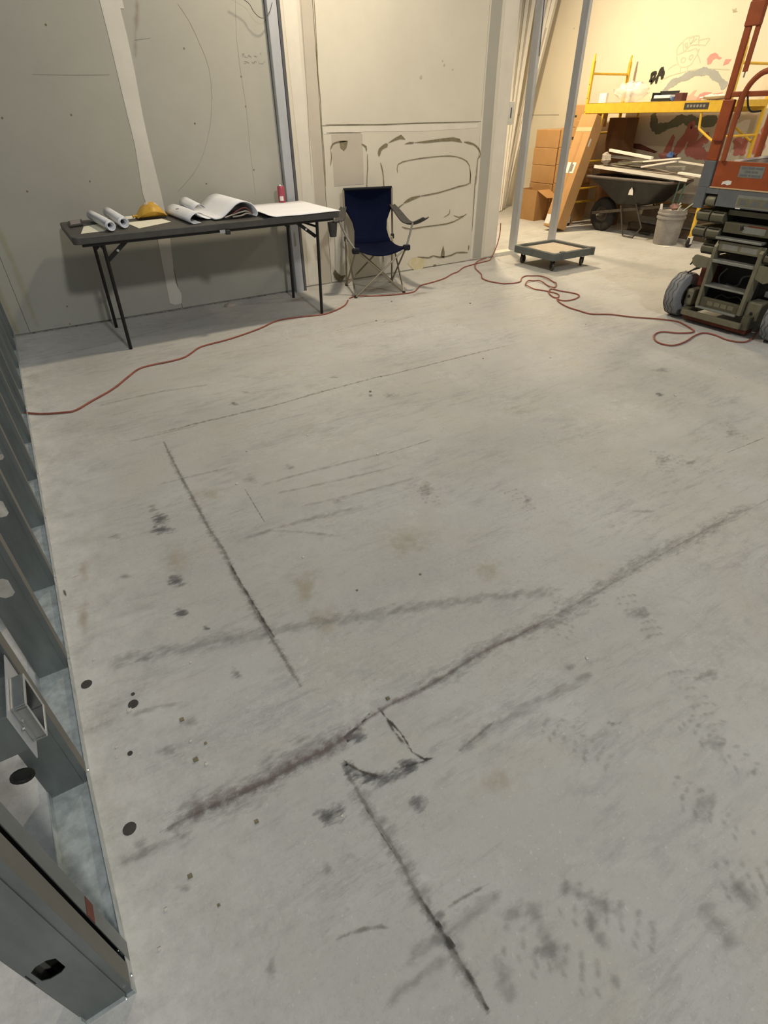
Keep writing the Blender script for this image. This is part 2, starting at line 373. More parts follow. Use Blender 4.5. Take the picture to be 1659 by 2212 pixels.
# ------------------------------------------------------------------ measured outlines (metres in the room's own axes)
TORN = {
    'arc_left': (0.014, [(2.642, 1.135), (2.669, 1.178), (2.734, 1.194), (2.815, 1.196)]),
    'flap_left': (0, [(2.738, 1.196), (2.825, 1.199), (2.808, 1.147), (2.778, 1.124), (2.744, 1.149)]),
    'arc_mid': (0.016, [(2.969, 1.169), (3.013, 1.146), (3.015, 1.112)]),
    'side_arc': (0.035, [(3.153, 1.069), (3.166, 1.118), (3.215, 1.145), (3.253, 1.156)]),
    'flap_top': (0, [(3.254, 1.168), (3.334, 1.206), (3.405, 1.229), (3.453, 1.191), (3.391, 1.197), (3.303, 1.179)]),
    'wedge': (0, [(3.441, 1.154), (3.499, 1.169), (3.55, 1.168), (3.543, 1.155)]),
    'brown_bar': (0, [(3.544, 1.163), (3.739, 1.176), (3.89, 1.186), (4.026, 1.192), (4.106, 1.177), (4.145, 1.144), (4.028, 1.161), (3.872, 1.162), (3.683, 1.155)]),
    'corner_arc': (0.018, [(4.168, 1.149), (4.293, 1.126), (4.37, 1.079), (4.391, 1.031), (4.373, 0.997)]),
    'left_crack': (0.012, [(3.169, 1.016), (3.194, 0.938), (3.204, 0.827), (3.208, 0.726)]),
    'thin_arc': (0.008, [(3.365, 0.923), (3.368, 0.992), (3.501, 1.021), (3.764, 1.036), (3.998, 1.036), (4.161, 1.006), (4.26, 0.94), (4.292, 0.776)]),
    'vertical_b': (0.009, [(3.025, 1.09), (3.025, 0.972), (3.012, 0.838), (3.018, 0.437)]),
    'vertical_c': (0.008, [(4.362, 1.004), (4.36, 0.893), (4.362, 0.757)]),
    'vertical_a': (0.01, [(2.646, 1.129), (2.648, 1.075), (2.632, 1.016)]),
    'arc_two': (0.012, [(4.272, 0.908), (4.278, 0.783), (4.139, 0.76), (3.868, 0.719), (3.636, 0.704)]),
    'arc_two_fat': (0.03, [(3.636, 0.704), (3.53, 0.687), (3.44, 0.657)]),
    'arc_two_tail': (0.012, [(3.44, 0.652), (3.381, 0.623), (3.329, 0.589)]),
    'long_v': (0.008, [(4.349, 0.843), (4.354, 0.643), (4.36, 0.312)]),
    'arc_three': (0.012, [(3.419, 0.441), (3.52, 0.412), (3.692, 0.416), (4.0, 0.418), (4.149, 0.447), (4.264, 0.491)]),
    'tick_a': (0.008, [(4.086, 0.494), (4.155, 0.468), (4.205, 0.478)]),
    'tick_b': (0.007, [(4.032, 0.556), (4.024, 0.51), (3.955, 0.487)]),
    'low_line': (0.016, [(3.621, 0.128), (3.769, 0.103), (3.835, 0.115), (3.937, 0.088), (4.091, 0.094), (4.159, 0.112), (4.32, 0.094)]),
    'low_flap': (0, [(3.937, 0.092), (3.946, 0.148), (3.967, 0.205), (3.989, 0.13), (3.986, 0.074)]),
    'low_flap_b': (0, [(3.84, 0.021), (3.877, 0.023), (3.875, -0.012), (3.849, -0.006)]),
    'crack_f': (0.02, [(4.33, 0.17), (4.328, 0.119)]),
    'v_e': (0.01, [(3.183, 0.22), (3.188, 0.13)]),
    'brown_left': (0, [(2.585, 0.094), (2.613, 0.126), (2.641, 0.087), (2.678, 0.058), (2.743, 0.06), (2.708, 0.034), (2.681, -0.004), (2.639, 0.008), (2.607, 0.048)]),
    'left_line': (0.006, [(2.622, 0.566), (2.626, 0.437), (2.63, 0.349), (2.613, 0.129)]),
    'joint_h': (0.006, [(2.611, 1.325), (3.218, 1.311), (3.568, 1.317), (4.343, 1.311)]),
    'joint_h2': (0.006, [(2.614, 1.263), (2.755, 1.262), (2.965, 1.258)]),
    'crack_main': (0.008, [(2.578, 2.127), (2.576, 1.941), (2.569, 1.674), (2.576, 1.485), (2.57, 1.321), (2.575, 1.137), (2.571, 0.859)]),
    'joint_v': (0.004, [(2.462, 2.121), (2.458, 1.841), (2.449, 1.432), (2.428, 0.874)]),
}
PATCH = {
    'yellow_patch': (0, [(3.493, 0.075), (3.541, 0.125), (3.653, 0.125), (3.745, 0.089), (3.739, 0.033), (3.658, -0.021), (3.575, 0.003)]),
}
BACKMARKS = {
    'seam': (0, [(0.953, 2.036), (0.956, 1.838), (0.955, 1.659), (0.955, 1.423), (0.958, 1.232), (0.929, 0.912), (0.961, 0.612), (0.943, 0.239), (0.936, 0.069), (0.976, 0.047), (1.035, 0.054), (1.05, 0.131), (1.02, 0.228), (1.064, 0.602), (1.07, 0.903), (1.062, 1.191), (1.063, 1.41), (1.076, 1.66), (1.079, 1.862), (1.073, 2.042)]),
    'scratch': (0.004, [(1.474, 2.043), (1.537, 1.952), (1.592, 1.814), (1.626, 1.69), (1.612, 1.513), (1.558, 1.328), (1.465, 1.15), (1.357, 1.022), (1.204, 0.908)]),
    'pencil': (0.003, [(0.409, 1.642), (0.693, 1.641), (0.899, 1.645)]),
    'line_r': (0.003, [(1.906, 2.085), (1.876, 1.866), (1.874, 1.61), (1.88, 1.437), (1.865, 1.176), (1.859, 0.843)]),
    'scr2': (0.004, [(1.125, 1.838), (1.167, 1.844), (1.236, 1.852)]),
}
PEN = {
    's0': (0.0035, [(1.907, 1.784), (1.907, 1.774), (1.908, 1.764), (1.909, 1.763)]),
    's1': (0.0035, [(1.909, 1.784), (1.919, 1.781), (1.916, 1.775), (1.908, 1.774)]),
    's2': (0.0035, [(1.917, 1.765), (1.923, 1.768), (1.928, 1.766), (1.924, 1.761), (1.933, 1.762)]),
    's3': (0.0035, [(1.936, 1.761), (1.947, 1.762)]),
    's4': (0.0035, [(1.948, 1.767), (1.954, 1.774), (1.961, 1.776), (1.964, 1.769), (1.974, 1.764)]),
    's5': (0.0035, [(1.953, 1.769), (1.964, 1.768)]),
    's6': (0.0035, [(1.971, 1.762), (1.978, 1.767)]),
    's7': (0.0035, [(1.997, 1.77), (2.006, 1.772), (2.014, 1.77), (2.01, 1.764), (2.016, 1.768)]),
    's8': (0.0035, [(2.016, 1.766), (2.025, 1.77)]),
    's9': (0.0035, [(2.05, 1.782), (2.057, 1.791), (2.061, 1.789), (2.053, 1.78)]),
    's10': (0.0035, [(1.914, 1.739), (1.912, 1.72)]),
    's11': (0.0035, [(1.915, 1.738), (1.929, 1.736), (1.936, 1.733), (1.927, 1.728), (1.914, 1.724)]),
    's12': (0.0035, [(1.931, 1.734), (1.944, 1.731), (1.945, 1.723)]),
    's13': (0.0035, [(1.95, 1.735), (1.952, 1.723)]),
    's14': (0.0035, [(1.974, 1.735), (1.979, 1.733), (1.98, 1.725), (1.987, 1.733), (1.991, 1.726), (1.997, 1.736)]),
    's15': (0.0035, [(1.995, 1.726), (1.997, 1.738), (2.005, 1.74)]),
    's16': (0.0035, [(2.004, 1.738), (2.011, 1.736), (2.009, 1.73)]),
    's17': (0.0035, [(2.032, 1.738), (2.034, 1.732)]),
    's18': (0.0035, [(2.033, 1.728), (2.043, 1.725)]),
    's19': (0.0035, [(2.048, 1.726), (2.068, 1.727), (2.07, 1.739)]),
    's20': (0.0035, [(2.075, 1.737), (2.081, 1.739)]),
}
DOTS = {
    'dots': (0, [(0.58, 1.897), (0.577, 1.419), (0.573, 1.015), (1.463, 1.802), (1.443, 1.353), (1.449, 0.948), (1.876, 1.456), (1.872, 1.644), (1.874, 1.023), (0.144, 1.408), (0.139, 0.977), (0.135, 0.166), (0.11, 0.028)]),
}
GRAFFITI = {
    'd_loop|black': (0.05, [(6.037, 1.677), (6.035, 1.734), (6.026, 1.772), (5.989, 1.765), (5.991, 1.72), (6.004, 1.683), (6.033, 1.675)]),
    'a_left|black': (0.045, [(5.943, 1.657), (5.945, 1.719), (5.923, 1.776), (5.904, 1.827)]),
    'a_right|black': (0.06, [(5.904, 1.827), (5.877, 1.762), (5.866, 1.698)]),
    'a_bar|black': (0.05, [(5.935, 1.751), (5.877, 1.757)]),
    'head|pencil': (0.013, [(5.699, 1.872), (5.653, 1.824), (5.572, 1.812), (5.498, 1.832), (5.466, 1.887), (5.443, 1.933), (5.483, 1.983), (5.547, 1.971), (5.636, 1.961), (5.723, 1.943), (5.744, 1.985), (5.737, 2.017), (5.694, 2.061)]),
    'head2|pencil': (0.013, [(5.729, 1.943), (5.719, 1.902), (5.699, 1.872)]),
    'hat|pencil': (0.013, [(5.671, 2.028), (5.688, 2.061), (5.646, 2.089), (5.594, 2.102), (5.486, 2.1), (5.475, 2.06), (5.465, 2.021), (5.563, 2.016), (5.639, 1.97), (5.671, 2.028)]),
    'hatin|pencil': (0.012, [(5.623, 1.993), (5.65, 2.034), (5.62, 2.048), (5.615, 2.0), (5.576, 2.021), (5.605, 2.086), (5.544, 2.089), (5.57, 2.036), (5.506, 2.078)]),
    'flap|pencil': (0.012, [(5.474, 2.056), (5.402, 2.066), (5.331, 2.065), (5.347, 2.035), (5.369, 2.006), (5.427, 2.014), (5.459, 2.009)]),
    'eye1|pencil': (0.013, [(5.634, 1.856), (5.652, 1.89), (5.628, 1.904), (5.595, 1.894), (5.597, 1.866), (5.627, 1.852)]),
    'eye2|pencil': (0.013, [(5.537, 1.879), (5.543, 1.911), (5.519, 1.926), (5.499, 1.917), (5.502, 1.893), (5.53, 1.874)]),
    'neck1|pencil': (0.011, [(5.632, 1.815), (5.621, 1.756)]),
    'neck2|pencil': (0.011, [(5.536, 1.81), (5.524, 1.768)]),
    'shoulder|pencil': (0.011, [(5.807, 1.799), (5.757, 1.83), (5.696, 1.847)]),
    'ground|pencil': (0.012, [(5.861, 1.699), (5.737, 1.737), (5.611, 1.756), (5.444, 1.777), (5.254, 1.779), (4.956, 1.755)]),
    'ear|pencil': (0.012, [(5.432, 1.979), (5.443, 1.933), (5.402, 1.883), (5.373, 1.84)]),
    'blue_arc|greyblue': (0.085, [(5.788, 1.558), (5.728, 1.639), (5.6, 1.689), (5.461, 1.729), (5.311, 1.754), (5.193, 1.735), (5.06, 1.667), (4.95, 1.587)]),
    'pink1|pink': (0, [(5.267, 1.816), (5.295, 1.876), (5.265, 1.914), (5.21, 1.927), (5.173, 1.912), (5.147, 1.887), (5.1, 1.872), (5.131, 1.857), (5.18, 1.873), (5.212, 1.86), (5.227, 1.825)]),
    'pink2|pink': (0, [(5.061, 1.797), (5.058, 1.831), (5.052, 1.856), (4.975, 1.853), (4.999, 1.813)]),
    'pink3|pink': (0, [(5.676, 1.486), (5.694, 1.538), (5.663, 1.557), (5.589, 1.555), (5.571, 1.483)]),
    'pink4|palepink': (0, [(5.569, 1.479), (5.555, 1.526), (5.411, 1.523), (5.359, 1.572), (5.325, 1.575), (5.352, 1.521), (5.288, 1.503), (5.289, 1.473)]),
    'pink5|pink': (0, [(5.291, 1.478), (5.274, 1.528), (5.215, 1.551), (5.107, 1.546), (5.159, 1.521), (5.219, 1.501), (5.231, 1.472)]),
    'pink6|pink': (0, [(5.092, 1.474), (5.085, 1.531), (4.965, 1.542), (5.001, 1.508), (4.919, 1.49), (4.92, 1.466)]),
    'dark_v|darkgreen': (0.12, [(5.879, 1.339), (5.838, 1.241), (5.798, 1.146)]),
    'dark_h|darkgreen': (0.12, [(5.802, 1.159), (5.614, 1.205), (5.435, 1.273), (5.334, 1.267), (5.169, 1.252), (4.934, 1.261)]),
    'm1|red': (0, [(5.604, 0.853), (5.565, 0.969), (5.501, 1.119), (5.458, 1.083), (5.47, 0.99), (5.46, 0.887)]),
    'm2|red': (0.13, [(5.419, 0.879), (5.334, 1.03), (5.268, 1.184), (5.224, 1.193)]),
    'm3|red': (0.16, [(5.238, 1.184), (5.206, 1.078), (5.195, 0.98), (5.163, 0.889)]),
    'm4|red': (0.1, [(5.17, 0.907), (5.072, 0.902), (4.97, 0.879)]),
    'o1|red': (0.12, [(4.979, 1.092), (5.06, 1.064), (5.084, 1.001), (5.05, 0.939), (4.954, 0.897), (4.876, 0.873)]),
    'w1|red': (0.12, [(4.61, 1.098), (4.549, 0.913)]),
    'w2|red': (0.1, [(4.507, 1.1), (4.487, 0.915)]),
    'w3|red': (0.1, [(4.379, 1.135), (4.341, 0.938)]),
    'w4|red': (0.09, [(4.323, 1.216), (4.265, 0.974)]),
    'left_red|maroon': (0, [(6.147, 0.999), (5.983, 0.998), (5.809, 0.951), (5.668, 0.914), (5.714, 0.898), (5.879, 0.921), (6.046, 0.939), (6.134, 0.956)]),
    'left_red2|palepink': (0.1, [(6.391, 0.864), (6.317, 1.004), (6.207, 1.102)]),
    'gs|grey': (0, [(5.137, 2.308), (5.119, 2.274), (5.065, 2.276), (5.096, 2.293)]),
}
CORDS = {
    'cord_left': (0, [(-0.326, 3.61), (-0.234, 3.529), (-0.115, 3.474), (-0.053, 3.47), (0.048, 3.557), (0.189, 3.679), (0.299, 3.82), (0.397, 3.939), (0.495, 3.966), (0.623, 3.965), (0.736, 3.998), (0.867, 4.128), (0.964, 4.16), (1.139, 4.194), (1.405, 4.297), (1.615, 4.417), (1.821, 4.402), (2.005, 4.357), (2.155, 4.403), (2.296, 4.495), (2.398, 4.624), (2.439, 4.671)]),
    'cord_chair': (0, [(2.439, 4.671), (2.511, 4.704), (2.589, 4.676), (2.653, 4.623), (2.827, 4.55), (2.947, 4.52), (3.061, 4.522), (3.171, 4.61), (3.257, 4.682), (3.433, 4.719), (3.616, 4.777), (3.79, 4.881), (3.91, 4.931), (4.088, 5.052), (4.272, 5.107), (4.399, 5.131), (4.528, 5.156), (4.731, 5.295), (4.955, 5.527)]),
    'cord_second': (0, [(4.547, 5.222), (4.451, 5.195), (4.289, 5.095), (4.157, 4.932), (4.046, 4.703), (3.938, 4.553), (3.919, 4.413), (3.965, 4.28), (4.002, 4.252), (4.08, 4.222), (4.173, 4.238), (4.274, 4.331), (4.371, 4.376), (4.425, 4.346), (4.494, 4.29), (4.462, 4.164), (4.431, 4.043), (4.382, 3.955), (4.296, 3.881), (4.242, 3.885), (4.282, 3.974), (4.324, 4.116), (4.295, 4.179), (4.223, 4.186), (4.135, 4.126), (4.09, 4.056), (4.081, 3.946), (4.112, 3.861), (4.129, 3.802), (4.139, 3.718), (4.115, 3.658), (4.044, 3.602), (4.023, 3.632), (4.071, 3.734), (4.139, 3.811), (4.218, 3.852), (4.233, 3.762), (4.269, 3.659), (4.277, 3.577), (4.23, 3.52), (4.117, 3.481), (4.028, 3.493), (4.0, 3.546), (4.021, 3.589), (3.96, 3.516), (3.914, 3.41), (3.892, 3.305), (3.895, 3.225), (3.898, 3.115), (3.932, 3.067), (4.033, 2.987), (4.109, 2.86), (4.202, 2.751), (4.248, 2.697), (4.287, 2.639), (4.32, 2.564), (4.296, 2.488), (4.251, 2.399), (4.22, 2.352), (4.159, 2.341), (4.071, 2.389), (4.018, 2.455), (3.968, 2.477), (3.882, 2.454), (3.791, 2.377), (3.765, 2.299), (3.809, 2.235), (3.947, 2.237), (4.123, 2.281), (4.238, 2.281), (4.261, 2.201), (4.236, 2.094), (4.272, 2.009), (4.375, 2.001), (4.647, 2.086), (4.915, 2.183), (5.424, 2.388)]),
}
FLOORLINES = {
    'c_main': (1, [(0.299, 2.811), (0.289, 2.497), (0.286, 2.234), (0.282, 1.93), (0.289, 1.765), (0.28, 1.594), (0.283, 1.476), (0.282, 1.331), (0.284, 1.21), (0.29, 1.097), (0.288, 0.987)]),
    'c_main2': (2, [(0.285, 0.714), (0.285, 0.652), (0.284, 0.564), (0.291, 0.471), (0.287, 0.36), (0.289, 0.27), (0.292, 0.198), (0.292, 0.121)]),
    'diag1': (3, [(-0.187, 0.793), (-0.134, 0.806), (-0.051, 0.802), (0.045, 0.783), (0.158, 0.792), (0.282, 0.79), (0.424, 0.804)]),
    'diag2': (4, [(0.465, 0.803), (0.607, 0.808), (0.811, 0.804), (0.965, 0.802), (1.174, 0.799), (1.342, 0.805), (1.625, 0.809), (2.081, 0.81), (2.43, 0.805)]),
    'line_b': (5, [(0.221, 2.923), (0.483, 2.915), (0.55, 2.916), (0.978, 2.897), (1.313, 2.919), (1.759, 2.928), (1.75, 2.92), (2.322, 2.918), (3.012, 2.908)]),
    'line_c': (6, [(-0.278, 4.553), (0.192, 4.611), (0.937, 4.783)]),
    'line_d': (6, [(1.762, 3.914), (2.386, 3.959), (2.325, 3.866), (2.698, 3.905)]),
    'line_e': (7, [(1.22, 2.047), (1.537, 2.045)]),
    'line_f': (7, [(2.644, 1.133), (3.025, 1.117)]),
    'seam_a': (7, [(0.515, 2.157), (0.496, 1.813)]),
    'br_a': (8, [(0.454, 0.823), (0.456, 0.763), (0.468, 0.694), (0.457, 0.663), (0.477, 0.613), (0.52, 0.595)]),
    'br_b': (9, [(0.289, 0.738), (0.293, 0.682), (0.354, 0.627), (0.422, 0.611), (0.477, 0.613)]),
    'br_c': (9, [(0.157, 0.619), (0.216, 0.613), (0.271, 0.611)]),
    'br_d': (7, [(0.314, 0.313), (0.456, 0.294)]),
    'br_e': (7, [(0.082, 0.392), (0.169, 0.367), (0.212, 0.334)]),
    'br_f': (7, [(0.537, 0.58), (0.758, 0.607)]),
    'gap_track': (8, [(-0.284, 1.868), (-0.277, 1.772)]),
    't1': (7, [(-0.274, 1.903), (-0.209, 1.904)]),
}
BLOTS = {
    'b0': (0.5, [(0.122, 2.108), (0.173, 2.075), (0.099, 2.008)]),
    'b1': (0.6, [(0.111, 2.019), (0.178, 1.977), (0.1, 1.971)]),
    'b2': (0.35, [(0.112, 2.195), (0.147, 2.173), (0.096, 2.124)]),
    'b3': (0.6, [(0.083, 1.674), (0.127, 1.646), (0.069, 1.618)]),
    'b4': (0.5, [(0.055, 1.499), (0.093, 1.475), (0.044, 1.455)]),
    'b5': (0.5, [(0.111, 1.383), (0.128, 1.372), (0.106, 1.368)]),
    'b6': (0.3, [(-0.064, 2.075), (-0.014, 2.044), (-0.072, 2.027)]),
    'b7': (0.35, [(-0.076, 1.803), (-0.031, 1.775), (-0.081, 1.776)]),
    'b8': (0.25, [(0.563, 2.197), (0.629, 2.155), (0.536, 2.12)]),
    'b9': (0.35, [(0.765, 2.192), (0.813, 2.161), (0.743, 2.143)]),
    'b10': (0.3, [(0.835, 1.808), (0.888, 1.775), (0.815, 1.769)]),
    'b11': (0.5, [(0.772, 3.05), (0.807, 3.027), (0.759, 3.013)]),
    'b12': (0.35, [(0.889, 3.174), (0.926, 3.15), (0.877, 3.141)]),
    'b13': (0.3, [(0.14, 1.138), (0.165, 1.123), (0.129, 1.105)]),
    'b14': (0.25, [(-0.099, 1.36), (-0.041, 1.324), (-0.104, 1.332)]),
    'b15': (0.4, [(0.134, 1.155), (0.16, 1.138), (0.119, 1.11)]),
    'b16': (0.7, [(0.437, 0.62), (0.475, 0.596), (0.422, 0.598)]),
    'b17': (0.6, [(0.331, 0.645), (0.369, 0.622), (0.322, 0.629)]),
    'b18': (0.6, [(0.356, 0.764), (0.389, 0.744), (0.34, 0.735)]),
    'b19': (0.5, [(0.184, 0.626), (0.219, 0.604), (0.173, 0.605)]),
    'b20': (0.55, [(0.399, 0.524), (0.426, 0.508), (0.376, 0.491)]),
    'b21': (0.35, [(0.135, 0.512), (0.157, 0.498), (0.12, 0.482)]),
    'b22': (0.3, [(-0.041, 0.413), (-0.022, 0.401), (-0.054, 0.38)]),
    'b23': (0.3, [(-0.154, 0.65), (-0.122, 0.63), (-0.158, 0.634)]),
    'b24': (0.35, [(-0.217, 0.79), (-0.188, 0.773), (-0.223, 0.759)]),
    'b25': (0.25, [(0.44, 0.23), (0.486, 0.201), (0.413, 0.2)]),
    'b26': (0.4, [(0.308, 0.305), (0.328, 0.292), (0.296, 0.289)]),
    'b27': (0.25, [(-0.101, 0.998), (-0.055, 0.97), (-0.11, 0.958)]),
    'b28': (0.25, [(-0.032, 1.055), (0.023, 1.021), (-0.041, 1.02)]),
    'b29': (0.35, [(1.626, 2.633), (1.697, 2.586), (1.591, 2.576)]),
    'b30': (0.35, [(1.213, 1.666), (1.258, 1.638), (1.151, 1.576)]),
    'b31': (0.2, [(1.555, 1.362), (1.607, 1.329), (1.506, 1.31)]),
    'b32': (0.5, [(3.002, 1.756), (3.037, 1.734), (2.959, 1.725)]),
    'b33': (0.4, [(1.922, 1.026), (1.997, 0.978), (1.905, 1.013)]),
    'b34': (0.3, [(2.346, 1.258), (2.403, 1.222), (2.272, 1.204)]),
    'b35': (0.35, [(2.44, 1.172), (2.487, 1.142), (2.392, 1.139)]),
    'b36': (0.3, [(2.901, 1.242), (2.962, 1.203), (2.806, 1.184)]),
    'b37': (0.45, [(1.033, 0.623), (1.063, 0.604), (1.013, 0.605)]),
    'b38': (0.35, [(1.402, 0.656), (1.476, 0.609), (1.358, 0.621)]),
    'b39': (0.3, [(1.366, 0.376), (1.425, 0.339), (1.32, 0.346)]),
    'b40': (0.35, [(3.344, 1.992), (3.445, 1.926), (3.276, 1.942)]),
    'b41': (0.5, [(1.522, 2.7), (1.546, 2.685), (1.505, 2.671)]),
    'b42': (0.3, [(1.463, 3.085), (1.527, 3.043), (1.445, 3.051)]),
    'n0': (0.5, [(0.992, 0.419), (1.019, 0.403), (0.978, 0.408)]),
    'n1': (0.35, [(1.001, 0.15), (1.045, 0.123), (0.927, 0.101)]),
    'n2': (0.2, [(1.174, 0.23), (1.238, 0.19), (1.114, 0.191)]),
    'n3': (0.25, [(0.615, 0.135), (0.692, 0.087), (0.576, 0.101)]),
    'n4': (0.25, [(0.453, 0.139), (0.502, 0.109), (0.416, 0.102)]),
}
PLUGS = {
    'holes': (0, [(-0.268, 1.357), (-0.159, 1.208), (-0.236, 0.848), (-0.153, 1.244), (-0.197, 1.051)]),
}
YELLOWS = {
    'y0': (0.5, [(0.48, 1.382), (0.552, 1.337), (0.414, 1.238)]),
    'y1': (0.5, [(0.468, 1.204), (0.535, 1.161), (0.423, 1.113)]),
    'y2': (0.35, [(0.112, 1.794), (0.19, 1.746), (0.073, 1.637)]),
    'y3': (0.35, [(0.353, 2.17), (0.461, 2.101), (0.321, 2.063)]),
    'y4': (0.5, [(-0.238, 1.671), (-0.204, 1.649), (-0.255, 1.536)]),
    'y5': (0.3, [(-0.206, 1.932), (-0.168, 1.908), (-0.22, 1.821)]),
    'y6': (0.3, [(0.609, 0.46), (0.69, 0.41), (0.57, 0.416)]),
    'y7': (0.3, [(0.942, 1.405), (1.085, 1.315), (0.851, 1.266)]),
    'y8': (0.35, [(1.104, 1.107), (1.193, 1.052), (1.04, 1.03)]),
}

# ================================================================== FLOOR
fl = MB().box(-5, 9.5, -3.5, 11, -.12, 0).build('floor', 'concrete', kind='structure')
WID = {1:.022, 2:.020, 3:.085, 4:.030, 5:.030, 6:.030, 7:.012, 8:.014, 9:.07}
MT = {1:'s_line', 2:'s_line', 3:'s_redline', 4:'s_line', 5:'s_line', 6:'s_pale', 7:'s_line', 8:'s_crack', 9:'s_dark'}
zz = .0006
for k, (c_, pts) in FLOORLINES.items():
    if k in ('diag1','diag2'): continue
    zz += .00004
    softstroke('floor_joint' if c_ in (1,2,5,6) else 'floor_crack', MT[c_], fl, pts, WID[c_], zz, taper=c_ not in (1,2))
softstroke('traffic_mark', 's_pale', fl, FLOORLINES['diag2'][1], .13, .0004)
softstroke('traffic_mark', 's_pale', fl, FLOORLINES['diag1'][1], .17, .00042)
softstroke('traffic_mark', 's_pale', fl, FLOORLINES['c_main2'][1], .10, .00045)
softstroke('traffic_mark', 's_pale', fl, FLOORLINES['c_main'][1], .06, .00045)
for k, (s_, (c_, a_, b_)) in BLOTS.items():
    zz += .00003
    softblot('smudge', 's_dark' if s_ > .45 else 's_pale', fl, c_, a_, b_, zz, k=.75+s_*1.1)
for k, (s_, (c_, a_, b_)) in YELLOWS.items():
    zz += .00003
    softblot('yellow_stain', 's_yellow', fl, c_, a_, b_, zz, k=.5+s_)
DIAG = [(-0.175, 0.799), (-0.069, 0.794), (0.048, 0.781), (0.176, 0.778), (0.308, 0.779), (0.417, 0.799), (0.513, 0.801), (0.644, 0.796), (0.814, 0.807), (0.966, 0.801), (1.175, 0.799), (1.362, 0.8), (1.653, 0.808), (2.082, 0.81), (2.447, 0.796), (3.021, 0.801)]
softstroke('floor_joint', 's_line', fl, DIAG, .009, .0030, taper=False)
softstroke('floor_joint', 's_redline', fl, DIAG[:11], .030, .0031)
softstroke('stained_streak', 's_redline', fl, DIAG[:6], .075, .0032)
softstroke('traffic_mark', 's_pale', fl, [(-0.243, 1.419), (0.057, 1.33), (0.463, 1.194), (0.925, 1.02), (1.324, 0.852)], .11, .0034)
for k, p_ in enumerate(([(0.579, 2.117), (0.905, 2.093), (1.281, 2.05)], [(0.608, 2.017), (0.891, 1.965), (1.247, 1.911)], [(0.654, 1.86), (0.91, 1.816), (1.287, 1.769)], [(0.153, 2.388), (0.345, 2.371), (0.544, 2.344)],
        [(0.075, 2.911), (0.337, 2.896), (0.543, 2.894)], [(0.037, 3.472), (0.39, 3.48), (0.754, 3.414)], [(0.459, 1.8), (0.601, 1.692), (0.733, 1.572)], [(0.294, 1.78), (0.57, 1.767), (0.945, 1.708)], [(-0.226, 1.18), (-0.113, 1.163), (-0.001, 1.121)],
        [(-0.299, 0.781), (-0.198, 0.77), (-0.052, 0.735)], [(0.177, 0.274), (0.342, 0.273), (0.497, 0.269)], [(0.112, 0.239), (0.265, 0.237), (0.325, 0.236)], [(0.523, 0.586), (0.788, 0.586), (1.094, 0.566)])):
    softstroke('scuff', 's_pale', fl, p_, (.035,.03,.04,.03,.03,.04,.03,.05,.04,.05,.05,.05,.06)[k], .0035+.00005*k)
for k, p_ in enumerate(([(0.487, 0.244), (0.482, 0.168), (0.466, 0.088)], [(0.579, 0.167), (0.567, 0.106), (0.551, 0.044)], [(0.551, 0.079), (0.528, -0.007)], [(0.792, 0.056), (0.794, -0.087)], [(0.904, 0.041), (0.888, -0.072)], [(0.377, 0.195), (0.321, 0.104)], [(0.55, 0.237), (0.641, 0.119)])):
    softstroke('scuff', 's_pale', fl, p_, (.09,.06,.05,.10,.09,.07,.06)[k], .0042+.00005*k)
softstroke('floor_crack', 's_crack', fl, [(0.287, 1.646), (0.288, 1.419), (0.293, 1.194)], .013, .0046, taper=False)
softstroke('floor_crack', 's_crack', fl, [(0.288, 0.356), (0.293, 0.274), (0.296, 0.192), (0.295, 0.127)], .014, .0046, taper=False)
softstroke('floor_crack', 's_crack', fl, [(0.28, 0.622), (0.282, 0.523), (0.287, 0.426)], .008, .0046)
for k, p_ in enumerate(([(0.29, 0.743), (0.295, 0.712), (0.323, 0.662), (0.36, 0.628)], [(0.332, 0.767), (0.305, 0.744)], [(0.36, 0.628), (0.406, 0.629), (0.458, 0.611), (0.53, 0.594)], [(0.459, 0.657), (0.45, 0.727), (0.464, 0.813)], [(0.452, 0.693), (0.465, 0.622)], [(0.387, 0.8), (0.449, 0.814)])):
    softstroke('floor_crack', 's_crack', fl, p_, .014, .0047+.00004*k)
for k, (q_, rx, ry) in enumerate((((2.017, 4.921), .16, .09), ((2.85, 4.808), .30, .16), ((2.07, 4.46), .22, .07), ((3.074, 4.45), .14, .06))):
    softblot('brown_blot', 's_brown', fl, q_, (q_[0]+rx, q_[1]), (q_[0], q_[1]+ry), .0050+.00005*k, k=1.)  # stain round the back table leg, plus soft brown patches by the chair
def boot_print(x, y, ang, k):
    m = MB(); rr = random.Random(k); ca, sa = math.cos(ang), math.sin(ang)
    def q(u, v): return (x+ca*u-sa*v, y+sa*u+ca*v, .0033+.0001*k)
    def cell(u, v, a, b, r):
        c2, s2 = math.cos(r), math.sin(r); o = len(m.v); pts = [(0,0)]+[(a*math.cos(t*math.pi/3)*rr.uniform(.8,1.1), b*math.sin(t*math.pi/3)*rr.uniform(.8,1.1)) for t in range(6)]
        m.add([q(u+c2*p-s2*w_, v+s2*p+c2*w_) for p, w_ in pts], [(0,1+t,1+(t+1)%6) for t in range(6)])
        for t in range(7): m.a[o+t] = .95 if t == 0 else .55
    for row in range(7):
        uu = -.10+row*.030; hw = (.024,.030,.032,.026,.034,.040,.032)[row]
        for s_ in (-1,-.33,.33,1):
            if rr.random() < .8: cell(uu+rr.uniform(-.004,.004), hw*s_, .013, .007, .6*s_+1.57+rr.uniform(-.3,.3))
    m.build('boot_print', 's_boot', fl)
